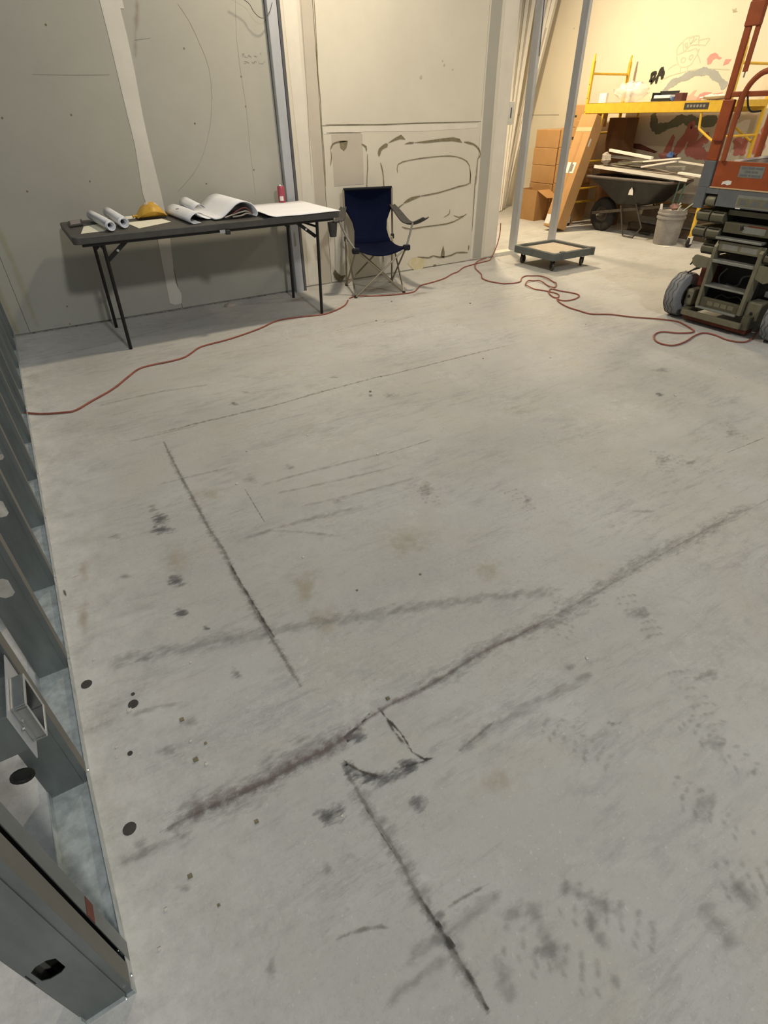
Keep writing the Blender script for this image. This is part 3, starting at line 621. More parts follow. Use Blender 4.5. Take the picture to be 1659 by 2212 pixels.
for k, (x, y, a) in enumerate([(1.003, 0.141, 1.9), (1.18, 0.234, 1.7), (0.953, -0.016, 2.6), (1.402, 0.656, 1.2), (1.531, 1.37, 1.5), (1.208, 1.648, 1.3), (2.346, 1.259, 0.9), (2.423, 1.184, 1.5), (2.928, 1.257, 1.2), (0.605, 0.126, 2.2), (0.445, 0.131, 2.3), (0.859, 0.441, 1.9), (1.181, 0.783, 0.6), (1.272, 0.358, 1.2)]): boot_print(x, y, a, k)
for i, (x, y) in enumerate(PLUGS['holes'][1]):
    r = (.014, .013, .014, .005, .006)[i]
    MB().lathe((x, y, .0), (0,0,1), [(r*1.15,0),(r*1.1,.0022),(r*.9,.0024),(.0001,.0018)], 14).build('floor_plug', 'grey_mesh', fl)
for i in range(46):   # plaster crumbs and grit lying about
    x, y = (random.uniform(-.25,.1), random.uniform(.5,1.6)) if i < 16 else (random.uniform(0,4.2), random.uniform(.6,4.4))
    r = random.uniform(.0025,.006)
    MB().obox((x,y,r*.5), (r,0,0), (0,r*.8,r*.2), (0,-r*.1,r*.5)).build('crumb', 'compound' if i % 3 else 'torn', fl)

# ================================================================== BACK WALL (left part, behind the table)
wb = thing('wall_back', (0,0,0), kind='structure')
HT = 3.3
MB().box(-4.6, 2.255, 5.245, 5.34, 0, HT).build('wall_core', 'drywall', wb)
def panel(u0, u1, z0, z1, y0, y1, par, m): return MB().box(u0, u1, y0, y1, z0, z1).build('drywall_panel', m, par, bevel=.002)
panel(-4.6, -.19, .012, HT, 5.23, 5.2445, wb, 'drywall'); panel(-.188, 1.032, .012, HT, 5.23, 5.2445, wb, 'drywall'); panel(1.035, 2.125, .012, HT, 5.23, 5.2445, wb, 'drywall')
MB().prism(BACKMARKS['seam'][1], 'y', 5.2275, 5.2305).build('joint_compound', 'compound', wb)
MB().prism([(.957,2.0),(.955,HT),(1.098,HT),(1.100,2.0)], 'y', 5.2277, 5.2305).build('joint_compound', 'compound', wb)
for k in ('scratch','pencil','line_r','scr2'):
    flatmark('pencil_line', 'pencil_mark', wb, 'y', 5.2285, BACKMARKS[k][1], BACKMARKS[k][0], .0015)
for k, (w_, p_) in PEN.items():
    flatmark('pen_writing', 'pencil_mark', wb, 'y', 5.2285, p_, w_*1.3, .0015, smooth=2)
for x, z in DOTS['dots'][1]:
    MB().lathe((x, 5.2305, z), (0,-1,0), [(.007,0),(.006,.002),(.0001,.0022)], 10).build('screw_head', 'torn', wb)
softstroke('rust_smear', 's_rust', wb, [(1.21,2.25),(1.20,2.05),(1.13,1.85),(1.10,1.72)], .05, 5.2265, 'y')
softstroke('yellow_stripe', 's_yellowstripe', wb, [(-.27,1.6),(-.28,.8),(-.27,.02)], .05, 5.2265, 'y', taper=False)
softstroke('yellow_stripe', 's_yellowstripe', wb, [(-.13,.9),(-.12,.5),(-.12,.02)], .05, 5.2268, 'y')
softstroke('base_gap', 's_crack', wb, [(-.28,.004),(.4,.006),(1.2,.004),(2.1,.006)], .010, 5.2262, 'y', taper=False)

# the grey steel stud standing proud between the two wall parts
st = thing('steel_stud', (2.17, 5.19, 0), 'grey galvanised steel stud standing proud where the two back walls meet', 'stud')
MB().box(2.128, 2.1305, 5.175, 5.229, 0, HT).box(2.1305, 2.205, 5.175, 5.1775, 0, HT).box(2.2025, 2.205, 5.1775, 5.19, 0, HT).build('stud_channel', 'galvanised_pale', st, bevel=.001)
MB().box(2.212, 2.236, 5.18, 5.2295, 0, HT).build('stud_filler', 'stud_dark', st)
MB().prism([(2.150,.40),(2.172,.41),(2.168,.52),(2.158,.53),(2.150,.50)], 'y', 5.1742, 5.1752).build('punched_mark', 'steel_dull', st)

# ================================================================== BACK WALL (right part, behind the chair)
wc = thing('wall_back_right', (0,0,0), kind='structure')
MB().box(2.262, 4.72, 5.305, 5.41, 0, HT).build('wall_core', 'drywall_warm', wc)
panel(2.262, 2.562, .01, HT, 5.29, 5.3045, wc, 'drywall_warm'); panel(2.568, 4.372, 1.315, HT, 5.29, 5.3045, wc, 'drywall_warm')
panel(2.568, 4.372, .01, 1.311, 5.29, 5.3045, wc, 'drywall_warm'); panel(4.375, 4.72, .01, HT, 5.29, 5.3045, wc, 'drywall_warm')
MB().prism([(2.31,.02),(2.33,.9),(2.31,1.8),(2.30,HT),(2.43,HT),(2.42,1.8),(2.44,.9),(2.42,.02)], 'y', 5.2875, 5.2905).build('joint_compound', 'compound_warm', wc)
MB().prism([(2.443,.02),(2.455,.9),(2.45,1.8),(2.46,HT),(2.557,HT),(2.562,1.6),(2.557,.9),(2.556,.02)], 'y', 5.2882, 5.2905).build('drywall_strip', 'drywall_brown', wc)
MB().prism([(4.40,.02),(4.405,.9),(4.39,1.7),(4.40,HT),(4.53,HT),(4.52,1.7),(4.535,.9),(4.52,.02)], 'y', 5.2885, 5.2905).build('joint_compound', 'drywall', wc)
MB().prism([(4.355,.02),(4.375,.9),(4.37,1.35),(4.385,1.35),(4.395,.9),(4.385,.02)], 'y', 5.2868, 5.2905).build('joint_compound', 'compound_warm', wc)
MB().prism([(4.56,.02),(4.565,1.4),(4.55,HT),(4.72,HT),(4.72,.02)], 'y', 5.2872, 5.2905).build('corner_bead', 'compound_warm', wc)
MB().prism([(2.66,.85),(2.66,1.25),(2.98,1.25),(2.98,.85)], 'y', 5.2887, 5.2905).build('torn_patch', 'drywall_brown', wc)
MB().prism([(2.585,1.255),(2.585,1.30),(4.33,1.30),(4.33,1.262),(3.6,1.25),(3.0,1.262)], 'y', 5.2884, 5.2905).build('joint_compound', 'compound_warm', wc)
for k, (w_, p_) in TORN.items():
    fine = k in ('crack_main','joint_v','joint_h','joint_h2','left_line')
    flatmark('wall_crack' if fine else 'torn_paper_mark', 'torn' if k != 'joint_v' and k != 'left_line' else 'pencil_mark', wc, 'y', 5.2862, p_, w_, .0012)
MB().prism(PATCH['yellow_patch'][1], 'y', 5.2872, 5.288).build('yellow_patch', 'patch_yellow', wc)
MB().box(4.72, 4.735, 5.29, 5.41, 0, HT).build('end_cap', 'compound_warm', wc)
for (u, v, r) in ((3.62,1.66,.016),(3.88,1.75,.012),(3.86,1.78,.008),(3.98,1.72,.009)):
    MB().lathe((u, 5.29, v), (0,-1,0), [(r,0),(r*.9,.002),(.0001,.002)], 9).build('wall_spot', 'drywall_brown', wc)

# outlet box on the end of that wall
sw = thing('outlet_cover', (4.80, 5.30, 1.28), 'white electrical cover box with a slot on the open end of the wall', 'outlet')
MB().box(4.736, 4.80, 5.285, 5.375, 1.28, 1.475).build('box_body', 'white_plastic', sw, bevel=.004)
MB().box(4.752, 4.768, 5.2835, 5.2855, 1.335, 1.425).build('slot', 'stud_dark', sw)

# ================================================================== OPEN STUD FRAMING BEYOND THE WALL END
sill = MB().box(4.736, 5.80, 5.29, 5.41, 0, .04).build('trim_1', 'compound_warm', kind='structure')
def framing_stud(x, lab):
    t = thing('steel_stud', (x, 5.35, .04), lab, 'stud')
    MB().box(x, x+.0025, 5.30, 5.392, .04, HT).build('stud_web', 'galvanised_pale', t)
    MB().box(x+.0025, x+.042, 5.30, 5.3025, .04, HT).box(x+.0395, x+.042, 5.3025, 5.312, .04, HT).build('stud_flange', 'galvanised_pale', t)
    MB().box(x+.0025, x+.042, 5.3895, 5.392, .04, HT).build('stud_flange', 'galvanised_pale', t)
    return t
framing_stud(5.035, 'bare metal stud beside the wall end, left of the pair in the opening')
framing_stud(5.68, 'bare metal stud behind the castered dolly, right of the pair in the opening')

# ================================================================== LEFT STUD WALL
wl = thing('wall_left', (0,0,0), kind='structure')
XL, XR = -.392, -.299
def tseg(x0,x1,dx):   # the track bends out a little at its near end
    return [(x0+.016,.518),(x1+.016,.518),(x1,1.03),(x1,5.228),(x0,5.228),(x0,1.03)]
MB().prism(tseg(XL,XR,0), 'z', .0005, .0025).prism(tseg(XR-.0018,XR,0), 'z', .0025, .034).prism(tseg(XL,XL+.0018,0), 'z', .0025, .034).build('bottom_track', 'track_steel', wl)
def web(y, holes, z1=2.9):
    m = MB(); z0 = .003; a, b = XL+.002, XR-.002; prev = z0; h0, h1 = -.366, -.330; c_ = .010
    for (za, zb) in holes:
        m.box(a, b, y, y+.0015, prev, za)
        m.prism([(a,za),(h0+c_,za),(h0,za+c_),(h0,zb-c_),(h0+c_,zb),(a,zb)], 'y', y, y+.0015)
        m.prism([(b,za),(h1-c_,za),(h1,za+c_),(h1,zb-c_),(h1-c_,zb),(b,zb)], 'y', y, y+.0015)
        prev = zb
    m.box(a, b, y, y+.0015, prev, z1); return m
ys = [.525, 1.028, 1.455, 1.893, 2.328, 2.752, 3.18, 3.60, 4.02, 4.44, 4.86, 5.19]
XL0, XR0 = XL, XR
for i, y in enumerate(ys):
    XL, XR = (XL0+.015, XR0+.015) if i == 0 else (XL0, XR0)
    hz = [(.236, .302)] if i == 0 else [(.335, .402)]
    s_ = web(y, hz + [(.94, 1.01), (1.55, 1.62), (2.16, 2.23)])
    so = s_.build('steel_stud', 'galvanised', wl)
    f_ = MB()
    for xx in (XR-.002, XL+.0005): f_.box(xx, xx+.0015, y, y+.038, .003, 2.9)
    f_.box(XR-.010, XR-.002, y+.0365, y+.038, .003, 2.9).box(XL+.002, XL+.010, y+.0365, y+.038, .003, 2.9)
    f_.build('stud_flange', 'stud_flange', so)
    MB().box(XL+.074, XL+.0765, y-.002, y, .004, 2.9).build('stud_rib', 'galvanised', so)
    MB().lathe((XR+.0005, y+.02, .018), (1,0,0), [(.0045,0),(.004,.002),(.0001,.003)], 10).build('screw', 'steel_bright', so)
    if i == 0:
        MB().box(-.3745, -.373, y-.0006, y, .250, .292).build('punched_slot', 'machine_black', so)
        j = MB()   # second stud standing back to back with a gap
        j.box(XR-.002, XR-.0005, y+.052, y+.088, .003, 2.9).box(XL+.0005, XL+.002, y+.052, y+.088, .003, 2.9).box(XL+.002, XR-.002, y+.0865, y+.088, .003, 2.9)
        j2 = j.build('steel_stud', 'galvanised', wl)
        MB().box(XR-.0004, XR+.0002, y+.052, y+.086, .22, .262).build('red_print', 'dark_red', j2)
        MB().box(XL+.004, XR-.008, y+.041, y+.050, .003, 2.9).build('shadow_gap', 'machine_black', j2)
for y in (.512,.60,1.50,2.34,3.2):
    MB().lathe((XR, y, .02), (1,0,0), [(.004,0),(.0035,.002),(.0001,.003)], 10).build('screw', 'steel_bright', wl)

eb = thing('electrical_box', (-.33, .92, .40), 'galvanised square electrical box with raised ring screwed to a wall stud', 'junction box')
MB().box(-.372, -.3055, .868, .978, .395, .505).build('box_body', 'galvanised', eb, bevel=.003)
MB().box(-.3055, -.3035, .858, 1.026, .375, .515).build('bracket', 'galvanised_pale', eb)
MB().box(-.3035, -.277, .884, .968, .392, .400).box(-.3035, -.277, .884, .968, .495, .503).box(-.3035, -.277, .884, .890, .40, .495).box(-.3035, -.277, .962, .968, .40, .495).build('mud_ring', 'steel_bright', eb, bevel=.002)
MB().box(-.3033, -.300, .892, .960, .402, .493).build('box_opening', 'machine_black', eb)
for a_ in (-.355, -.328):
    for b_ in (.895, .945): MB().lathe((a_, b_, .505), (0,0,1), [(.010,0),(.010,.0012),(.0075,.0012),(.0075,.0004),(.0001,.0004)], 14).build('knockout', 'steel_bright', eb)
for b_ in (.874, .972): MB().lathe((-.2995, b_, .45), (1,0,0), [(.004,-.002),(.0035,.002),(.0001,.003)], 10).build('screw', 'steel_bright', eb)
MB().lathe((-.345, .862, .335), (0,-1,.0), [(.022,-.004),(.022,.0),(.016,.0),(.014,-.003),(.0001,-.003)], 16).build('cable_hole', 'machine_black', eb)

# ================================================================== BACK ROOM WALLS
wr = MB().box(7.85, 7.97, -3.0, 9.2, 0, 4.2).build('wall_right', 'yellow_wall', kind='structure')
MB().box(-4.6, 7.85, 9.0, 9.12, 0, 4.2).build('wall_far', 'yellow_wall', kind='structure')
gd = 0
for key, (w_, p_) in GRAFFITI.items():
    c_ = key.split('|')[1]; gd += 1
    flatmark('graffiti', 'g_'+c_, wr, 'x', 7.8485-.00006*gd, p_, w_, .0012, smooth=6)
for p_ in ((7.55,2.35),(7.40,1.9),(7.28,1.55),(7.2,1.3),(5.1,2.3)):
    MB().lathe((7.85, p_[0], p_[1]), (-1,0,0), [(.012,0),(.011,.002),(.0001,.002)], 8).build('wall_nick', 'drywall_brown', wr)
MB().box(7.846, 7.8495, 7.6, 9.0, 1.33, 1.342).build('panel_joint', 'drywall_brown', wr)

# ================================================================== TABLE
TX0, TX1, TY0, TY1, TZ = .272, 2.235, 4.36, 5.14, .775
tb = thing('folding_table', ((TX0+TX1)/2, (TY0+TY1)/2, 0), 'long black folding table against the back wall, papers spread on it', 'table')
def rrect(x0, x1, y0, y1, r, n=6):
    out = []
    for cx_, cy_, a0 in ((x1-r,y1-r,0),(x0+r,y1-r,90),(x0+r,y0+r,180),(x1-r,y0+r,270)):
        for k in range(n+1):
            a = math.radians(a0+90*k/n); out.append((cx_+r*math.cos(a), cy_+r*math.sin(a)))
    return out
MB().prism(rrect(TX0,TX1,TY0,TY1,.035), 'z', TZ-.045, TZ).build('tabletop', 'table_top', tb, bevel=.006)
ap = MB()
ap.box(TX0+.05, TX1-.05, TY0+.03, TY0+.045, TZ-.065, TZ-.045).box(TX0+.05, TX1-.05, TY1-.045, TY1-.03, TZ-.065, TZ-.045); ap.build('side_rail', 'black_metal', tb)
for (xt, xb, xbr) in ((.452,.432,.62),(2.042,2.022,1.87)):
    for (y) in (4.405, 5.015):
        MB().tube([(xt,y,TZ-.05),(xb,y,0.0)], .0125, 10).build('leg', 'black_metal', tb, smooth=True)
    MB().tube([(xt-.0,4.41,TZ-.10),(xt,5.01,TZ-.10)], .009, 8).tube([(xt*.5+xb*.5,4.41,.42),(xt*.5+xb*.5,5.01,.42)][:2], .0001, 4).build('cross_bar', 'black_metal', tb)
    for yb_ in (4.44, 4.98): MB().beam((xbr,yb_,TZ-.05),((xt*.85+xb*.15),yb_,.60), .008, .026).build('brace', 'black_metal', tb)
    mx_ = (xbr+xt)/2
    MB().lathe((mx_,4.434,(TZ-.05+.60)/2), (0,-1,0), [(.009,0),(.009,.003),(.0001,.004)], 12).build('rivet', 'steel_bright', tb)
MB().box(1.235, 1.275, 4.333, 4.345, TZ-.062, TZ-.04).build('latch', 'steel_bright', tb)
MB().box(1.278, 1.312, 4.328, 4.36, TZ-.075, TZ-.045).build('latch', 'black_plastic', tb, bevel=.004)

# things on the table
ZT = TZ+.001
tbl = thing('framed_tablet', (.36,4.92,ZT), 'small flat dark framed tablet lying at the table left end', 'tablet')  # a tablet in a dark case, lying screen up
MB().prism([(.312,4.80),(.402,4.84),(.425,5.08),(.325,5.04)], 'z', ZT, ZT+.014).build('case', 'black_plastic', tbl, bevel=.003)
MB().prism([(.325,4.835),(.393,4.866),(.410,5.052),(.338,5.018)], 'z', ZT+.0145, ZT+.0155).build('screen', 'screen', tbl)
def sheet(name, pts, m, lab, cat, z=ZT, th=.0012, group=None):
    return MB().prism(pts, 'z', z, z+th).build(name, m, label=lab, cat=cat, group=group)
sheet('paper_sheet', [(.345,4.49),(.495,4.51),(.62,4.74),(.50,4.86),(.40,4.80)], 'cream_paper', 'cream paper sheet under the two rolled drawings at the table left end', 'paper')
sheet('paper_sheet', [(.716,4.478),(.975,4.64),(.952,4.83),(.685,4.80)], 'cream_paper', 'cream paper sheet in front of the yellow bag', 'paper')
sheet('paper_sheet', [(.70,4.97),(.84,4.98),(.85,5.13),(.74,5.12)], 'cream_paper', 'cream paper sheet behind the yellow bag, near the wall', 'paper')

def roll(name, p, q, r, lab, turns=2.4, m='paper', group=None):
    """spirally rolled sheets: axis p to q"""
    p, q = Vector(p), Vector(q); d, a, b = frame(q-p); rows = []; N = 40
    for i in range(N+1):
        t = i/N; ang = turns*2*math.pi*t; rr = r*(.42+.58*t)
        o = (a*math.cos(ang)+b*math.sin(ang))*rr
        sk = d*(.018*math.sin(ang*.5))
        rows.append([p+o+sk, p+(q-p)*.35+o, p+(q-p)*.7+o, q+o-sk])
    root = thing(name, (p.x,p.y,ZT), lab, 'drawings', group)
    MB().grid(rows).build('outer_sheets', m, root, smooth=True, solid=.003)
    MB().lathe(p+d*.012, d, [(r*.95,0),(r*.72,.001),(r*.50,.003),(r*.40,.02),(r*.38,(q-p).length-.03)], 28).build('inner_sheets', m, root, smooth=True, solid=.002)
    return root
roll('rolled_drawings', (.535,4.44,ZT+.037), (.492,5.03,ZT+.040), .034, 'leftmost roll of white drawings, lying at the table left end')
roll('rolled_drawings', (.633,4.52,ZT+.039), (.615,5.06,ZT+.046), .037, 'roll of white drawings touching the leftmost roll on its right side')
# loosely curled drawing sets: profile in x-z swept towards the wall
def curl(name, prof, y0, y1, sh, lab, m='paper', th=.004, layers=2):
    root = thing(name, (prof[0][0], y0, ZT), lab, 'drawings')
    for l in range(layers):
        P = smoothline([(u,v,0) for u,v in prof], 5); rows = []
        for p in P:
            rows.append([(p.x+sh*t - .004*l, y0+(y1-y0)*t + .012*l, max(p.y*(1-.0*t)-.0035*l*(1 if p.y > .02 else 0), .002)+ZT) for t in (0,.25,.5,.75,1)])
        MB().grid(rows).build('curled_sheet', m, root, smooth=True, solid=th*.6)
    return root
curl('curled_drawings', [(1.16,.062),(1.125,.070),(1.085,.055),(1.062,.030),(1.075,.006),(1.10,.003),(1.135,.006)], 4.42, 5.02, -.03, 'curled set of white drawings in front, edge rolled over with two dark dots')
for x in (1.055,1.066):
    MB().lathe((x,4.74,ZT+.066), (-.3,-.2,1), [(.006,0),(.005,.002),(.0001,.002)], 8).build('ink_dot', 'black_mark', bpy.data.objects['curled_drawings'])
curl('curled_drawings', [(1.22,.080),(1.19,.105),(1.155,.100),(1.135,.075),(1.15,.040),(1.19,.020),(1.22,.010),(1.245,.010)], 4.54, 5.06, .03, 'taller curled set of white drawings just right of the dotted roll')
bl_ = curl('drawing_set', [(1.255,.012),(1.31,.018),(1.37,.055),(1.43,.095),(1.49,.108),(1.545,.09),(1.575,.055),(1.585,.022),(1.57,.006)], 4.47, 5.08, -.02, 'large white drawing set humped up in the middle of the table', th=.012)
for i, zc in enumerate((.035,.055,.02)):
    MB().tube(smoothline([(1.33+.03*i,4.475,ZT+.015),(1.42+.02*i,4.472,ZT+zc),(1.50,4.472,ZT+zc+.01),(1.545,4.475,ZT+.02)],4), .006, 6).build('folded_edge', ('steel_dull','maroon','grey_board')[i], bl_)
rows = []
for i in range(22):
    u = i/21; x = 1.60+u*(2.225-1.60); rows.append([(x, 4.342+.03*max(0,.4-u)+(5.10-4.342)*t, ZT+.004+.028*max(0,1-u*6)**2+.001*math.sin(u*9+t*4)) for t in (0,.2,.4,.6,.8,1)])
MB().grid(rows).build('drawing_sheet', 'paper', solid=.003, smooth=True, label='big flat white drawing sheet covering the right part of the table', cat='drawings')
yb = thing('yellow_bag', (.90,4.92,ZT), 'small crumpled yellow plastic bag beside the curled drawings', 'bag')
rows = []
for i in range(9):
    u = i/8; x = .79+.22*u; h = .012+.088*math.sin(math.pi*min(1,u**1.1))**.8; wy = .02+.085*math.sin(math.pi*min(1,.12+u*.80))
    rows.append([(x, 4.93+wy*math.cos(2*math.pi*k/12), ZT+.003+h*.5*(1+math.sin(2*math.pi*k/12))*(1+.08*math.sin(k*3+i))) for k in range(13)])
MB().grid(rows).build('bag_body', 'banana', yb, smooth=True)
MB().lathe((.915,4.94,ZT+.075), (.1,-.15,1), [(.055,0),(.05,.015),(.034,.026),(.0001,.03)], 14).build('clear_wrap', 'clear_plastic', yb, smooth=True)
MB().lathe((.80,4.93,ZT+.018), (-1,0,.1), [(.012,0),(.010,.01),(.006,.02),(.014,.035)], 10).build('knot', 'banana', yb, smooth=True)
can = thing('drink_can', (2.045,5.095,ZT), 'tall red drink can at the back edge of the table', 'can')
MB().lathe((2.045,5.095,ZT), (0,0,1), [(.0001,0),(.024,0),(.030,.010),(.031,.118),(.025,.133)], 24).build('can_body', 'pink_can', can, smooth=True)
MB().lathe((2.045,5.095,ZT+.133), (0,0,1), [(.026,-.002),(.0265,.003),(.024,.003),(.023,-.001),(.0001,-.001)], 24).build('can_lid', 'steel_bright', can, smooth=True)
m_ = MB(); vs=[]
for k in range(6):
    a = math.radians(215+k*12)
    vs += [(2.045+.0314*math.cos(a),5.095+.0314*math.sin(a),ZT+.02),(2.045+.0314*math.cos(a),5.095+.0314*math.sin(a),ZT+.055)]
m_.add(vs, [(2*k,2*k+2,2*k+3,2*k+1) for k in range(5)]).build('can_print', 'label_white', can)

MB().tube(smoothline([(1.874, 5.16, 2.11), (1.975, 5.16, 2.066), (2.011, 5.16, 2.02), (2.05, 5.16, 1.991), (2.094, 5.16, 1.99), (2.14, 5.16, 2.028), (2.166, 5.16, 2.078)],4), .0022, 6).build('thin_wire', 'black_mark', smooth=True, label='thin dark wire looping beside the top of the grey stud', cat='wire')
MB().tube([(5.045,5.296,HT),(5.050,5.2955,2.3),(5.072,5.2955,1.84)], .003, 6).build('hanging_cable', 'black_mark', smooth=True, label='thin dark cable hanging down the metal stud nearest the wall end', cat='cable')
def lump(c, r, seed):
    rr = random.Random(seed); rows = []
    for i in range(5):
        t = i/4*math.pi/2; rows.append([(c[0]+r*1.5*math.cos(t)*math.cos(k*math.pi/6)*(1+.15*math.sin(k*2.3+seed)*(k % 12 > 0)), c[1]+r*math.cos(t)*math.sin(k*math.pi/6), .0008+r*.8*math.sin(t)*(1+.1*math.sin(k*1.7)*(k % 12 > 0))) for k in range(13)])
    return MB().grid(rows)
lump((1.424, 5.087), .035, 2).build('debris_lump', 'grey_board', smooth=True, label='small grey lump of debris on the floor under the table by the wall', cat='debris')

# ================================================================== CAMP CHAIR
CU, CV, CC = Vector((.962,-.273,0)), Vector((.30,.954,0)), Vector((2.805,4.83,0))
def cp(a, b, z): return CC + CU*a + CV*b + Vector((0,0,z))
ch = thing('camp_chair', tuple(CC), 'navy blue folding camp chair with grey mesh armrests, right of the table', 'chair')
def fabric(name, rws, m, solid=.006):
    rows = []
    for (b, z, hw, sag, bow) in rws:
        rows.append([cp(hw*.91*s_+.030, b+bow*(1-s_*s_), (.41+(z-.41)*.91 if z > .41 else z)-sag*(1-s_*s_)) for s_ in [x/5 for x in range(-5,6)]])
    return MB().grid(rows).build(name, m, ch, smooth=True, solid=solid)
fabric('backrest', [(.325,.872,.235,.004,.0),(.327,.868,.262,.0,.0),(.325,.80,.268,0,.03),(.318,.70,.262,0,.05),(.300,.645,.226,0,.055),(.275,.575,.188,0,.05),(.245,.50,.176,0,.045),(.205,.43,.188,0,.03),(.165,.395,.200,.01,.01)], 'navy')
fabric('seat', [(.165,.395,.200,.012,.01),(.08,.378,.222,.022,0),(-.03,.378,.240,.034,0),(-.13,.392,.25,.045,0),(-.20,.408,.255,.058,0),(-.222,.405,.252,.060,0)], 'navy')
MB().tube([cp(-.205,.327,.828),cp(.03,.328,.828),cp(.265,.327,.828)], .012, 8).build('top_hem', 'navy_dark', ch, smooth=True)
feet = {'fl':cp(-.237,-.235,.012),'fr':cp(.237,-.235,.012),'bl':cp(-.237,.235,.012),'br':cp(.237,.235,.012)}
hub = {'fl':cp(-.215,-.215,.405),'fr':cp(.262,-.215,.405),'bl':cp(-.215,.26,.42),'br':cp(.245,.26,.42)}
for k in feet:
    MB().tube([feet[k]-Vector((0,0,.012)),feet[k]+Vector((0,0,.012))], [.017,.013], 10).build('foot', 'black_plastic', ch)
def pole(a, b, off=0):
    a, b = Vector(a), Vector(b); n_ = CV*off
    return MB().tube([a+n_, b+n_], .0085, 8).build('cross_pole', 'chair_steel', ch, smooth=True)
pole(feet['fl'], hub['fr'], -.008); pole(feet['fr'], hub['fl'], .010)
pole(feet['bl'], hub['br'], -.008); pole(feet['br'], hub['bl'], .010)
pole(feet['fl'], hub['bl']); pole(feet['bl'], hub['fl']); pole(feet['fr'], hub['br']); pole(feet['br'], hub['fr'])
for k, s_ in (('bl',-1),('br',1)):
    MB().tube([feet[k], cp(.235*s_+.02,.27,.42), cp(.236*s_+.03,.325,.825)], .0095, 8).build('back_post', 'chair_steel', ch, smooth=True)
for s_ in (-1,1):
    MB().obox(cp(.24*s_+.024,-.215,.40), CU*.034, CV*.022, Vector((0,0,.024))).build('corner_pocket', 'navy_dark', ch, bevel=.012)
    MB().obox(cp(.235*s_+.02,.268,.42), CU*.016, CV*.016, Vector((0,0,.022))).build('joint', 'black_plastic', ch, bevel=.006)
MB().tube(smoothline([hub['fl'],cp(-.275,-.20,.49),cp(-.315,-.19,.57),cp(-.345,-.19,.64)],4), .0095, 8).build('arm_post', 'steel_dull', ch, smooth=True)
MB().tube(smoothline([hub['fr'],cp(.295,-.205,.50),cp(.325,-.20,.60)],4), .0095, 8).build('arm_post', 'steel_dull', ch, smooth=True)
def arm(pts, hw):
    rows = []
    P = smoothline(pts, 4)
    for i, p in enumerate(P):
        ww = hw*(1-.75*abs(i/(len(P)-1)-.5)**2*2)
        rows.append([p+CU*ww*s_+Vector((0,0,-.010*(1-s_*s_))) for s_ in (-1,-.5,0,.5,1)])
    return MB().grid(rows).build('armrest', 'grey_mesh', ch, smooth=True, solid=.010)
arm([cp(.262,.30,.69),cp(.285,.18,.645),cp(.315,.0,.585),cp(.345,-.14,.585),cp(.39,-.22,.615),cp(.43,-.26,.645)], .042)
arm([cp(-.215,.31,.69),cp(-.26,.18,.66),cp(-.31,.0,.635),cp(-.35,-.14,.638),cp(-.38,-.21,.652)], .045)
MB().lathe(cp(-.405,-.16,.52), (0,0,1), [(.0001,0),(.030,.0),(.038,.06),(.042,.115),(.040,.115)], 14).build('cup_holder', 'grey_mesh', ch, smooth=True)

# ================================================================== EXTENSION CORDS
def cord(key, lab, z=.0068, extra=(), r=.0057):
    pts = [(x,y,z) for x,y in CORDS[key][1]]
    if key == 'cord_second':   # where the loops cross, the upper lap rides over the lower one
        pts = [(x,y,z+(.013 if i < 3 else .009 if 14 < i < 26 and i % 2 else .0)) for i,(x,y,_) in enumerate(pts)]
    return MB().tube(smoothline(list(pts)+list(extra), 4), r, 8).build('extension_cord', 'orange_cord', smooth=True, label=lab, cat='cord')
CORDS['cord_left'][1].pop(); 
cord('cord_left', 'red extension cord running under the table to the left stud wall')
del CORDS['cord_chair'][1][-2:]
cord('cord_chair', 'red extension cord passing under the chair feet and up the wall end', extra=[(4.60,5.20,.008),(4.70,5.265,.06),(4.745,5.275,.14),(4.765,5.272,.25),(4.762,5.272,.36)])
cord('cord_second', 'red extension cord looped on open floor, running to the orange lift')

# ================================================================== CASTERED DOLLY
dl = thing('castered_dolly', (5.0,4.635,0), 'low square grey plastic dolly on casters, tan deck, on the open floor', 'dolly')
DX0, DX1, DY0, DY1, DZ = 4.69, 5.31, 4.325, 4.945, .185
o_ = rrect(DX0,DX1,DY0,DY1,.035,4); i_ = rrect(DX0+.045,DX1-.045,DY0+.045,DY1-.045,.02,4); nn = len(o_)
m_ = MB(); m_.add([(x,y,DZ-.07) for x,y in o_]+[(x,y,DZ) for x,y in o_]+[(x,y,DZ) for x,y in i_]+[(x,y,DZ-.028) for x,y in i_]+[(x,y,DZ-.07) for x,y in i_],
   [(k+r*nn,(k+1)%nn+r*nn,(k+1)%nn+((r+1)%5)*nn,k+((r+1)%5)*nn) for r in range(5) for k in range(nn)])
m_.build('frame_rim', 'dolly_plastic', dl, bevel=.004)
MB().prism(i_, 'z', DZ-.045, DZ-.024).build('deck', 'dolly_deck', dl)
MB().lathe((4.83,4.345,DZ-.07), (0,0,1), [(.0001,0),(.032,0),(.032,.078),(.022,.082),(.0001,.082)], 14).build('corner_lug', 'dolly_plastic', dl, smooth=True)
MB().lathe((5.285,4.35,DZ-.07), (0,0,1), [(.0001,0),(.036,0),(.036,.074),(.0001,.076)], 14).build('corner_lug', 'dolly_plastic', dl, smooth=True)
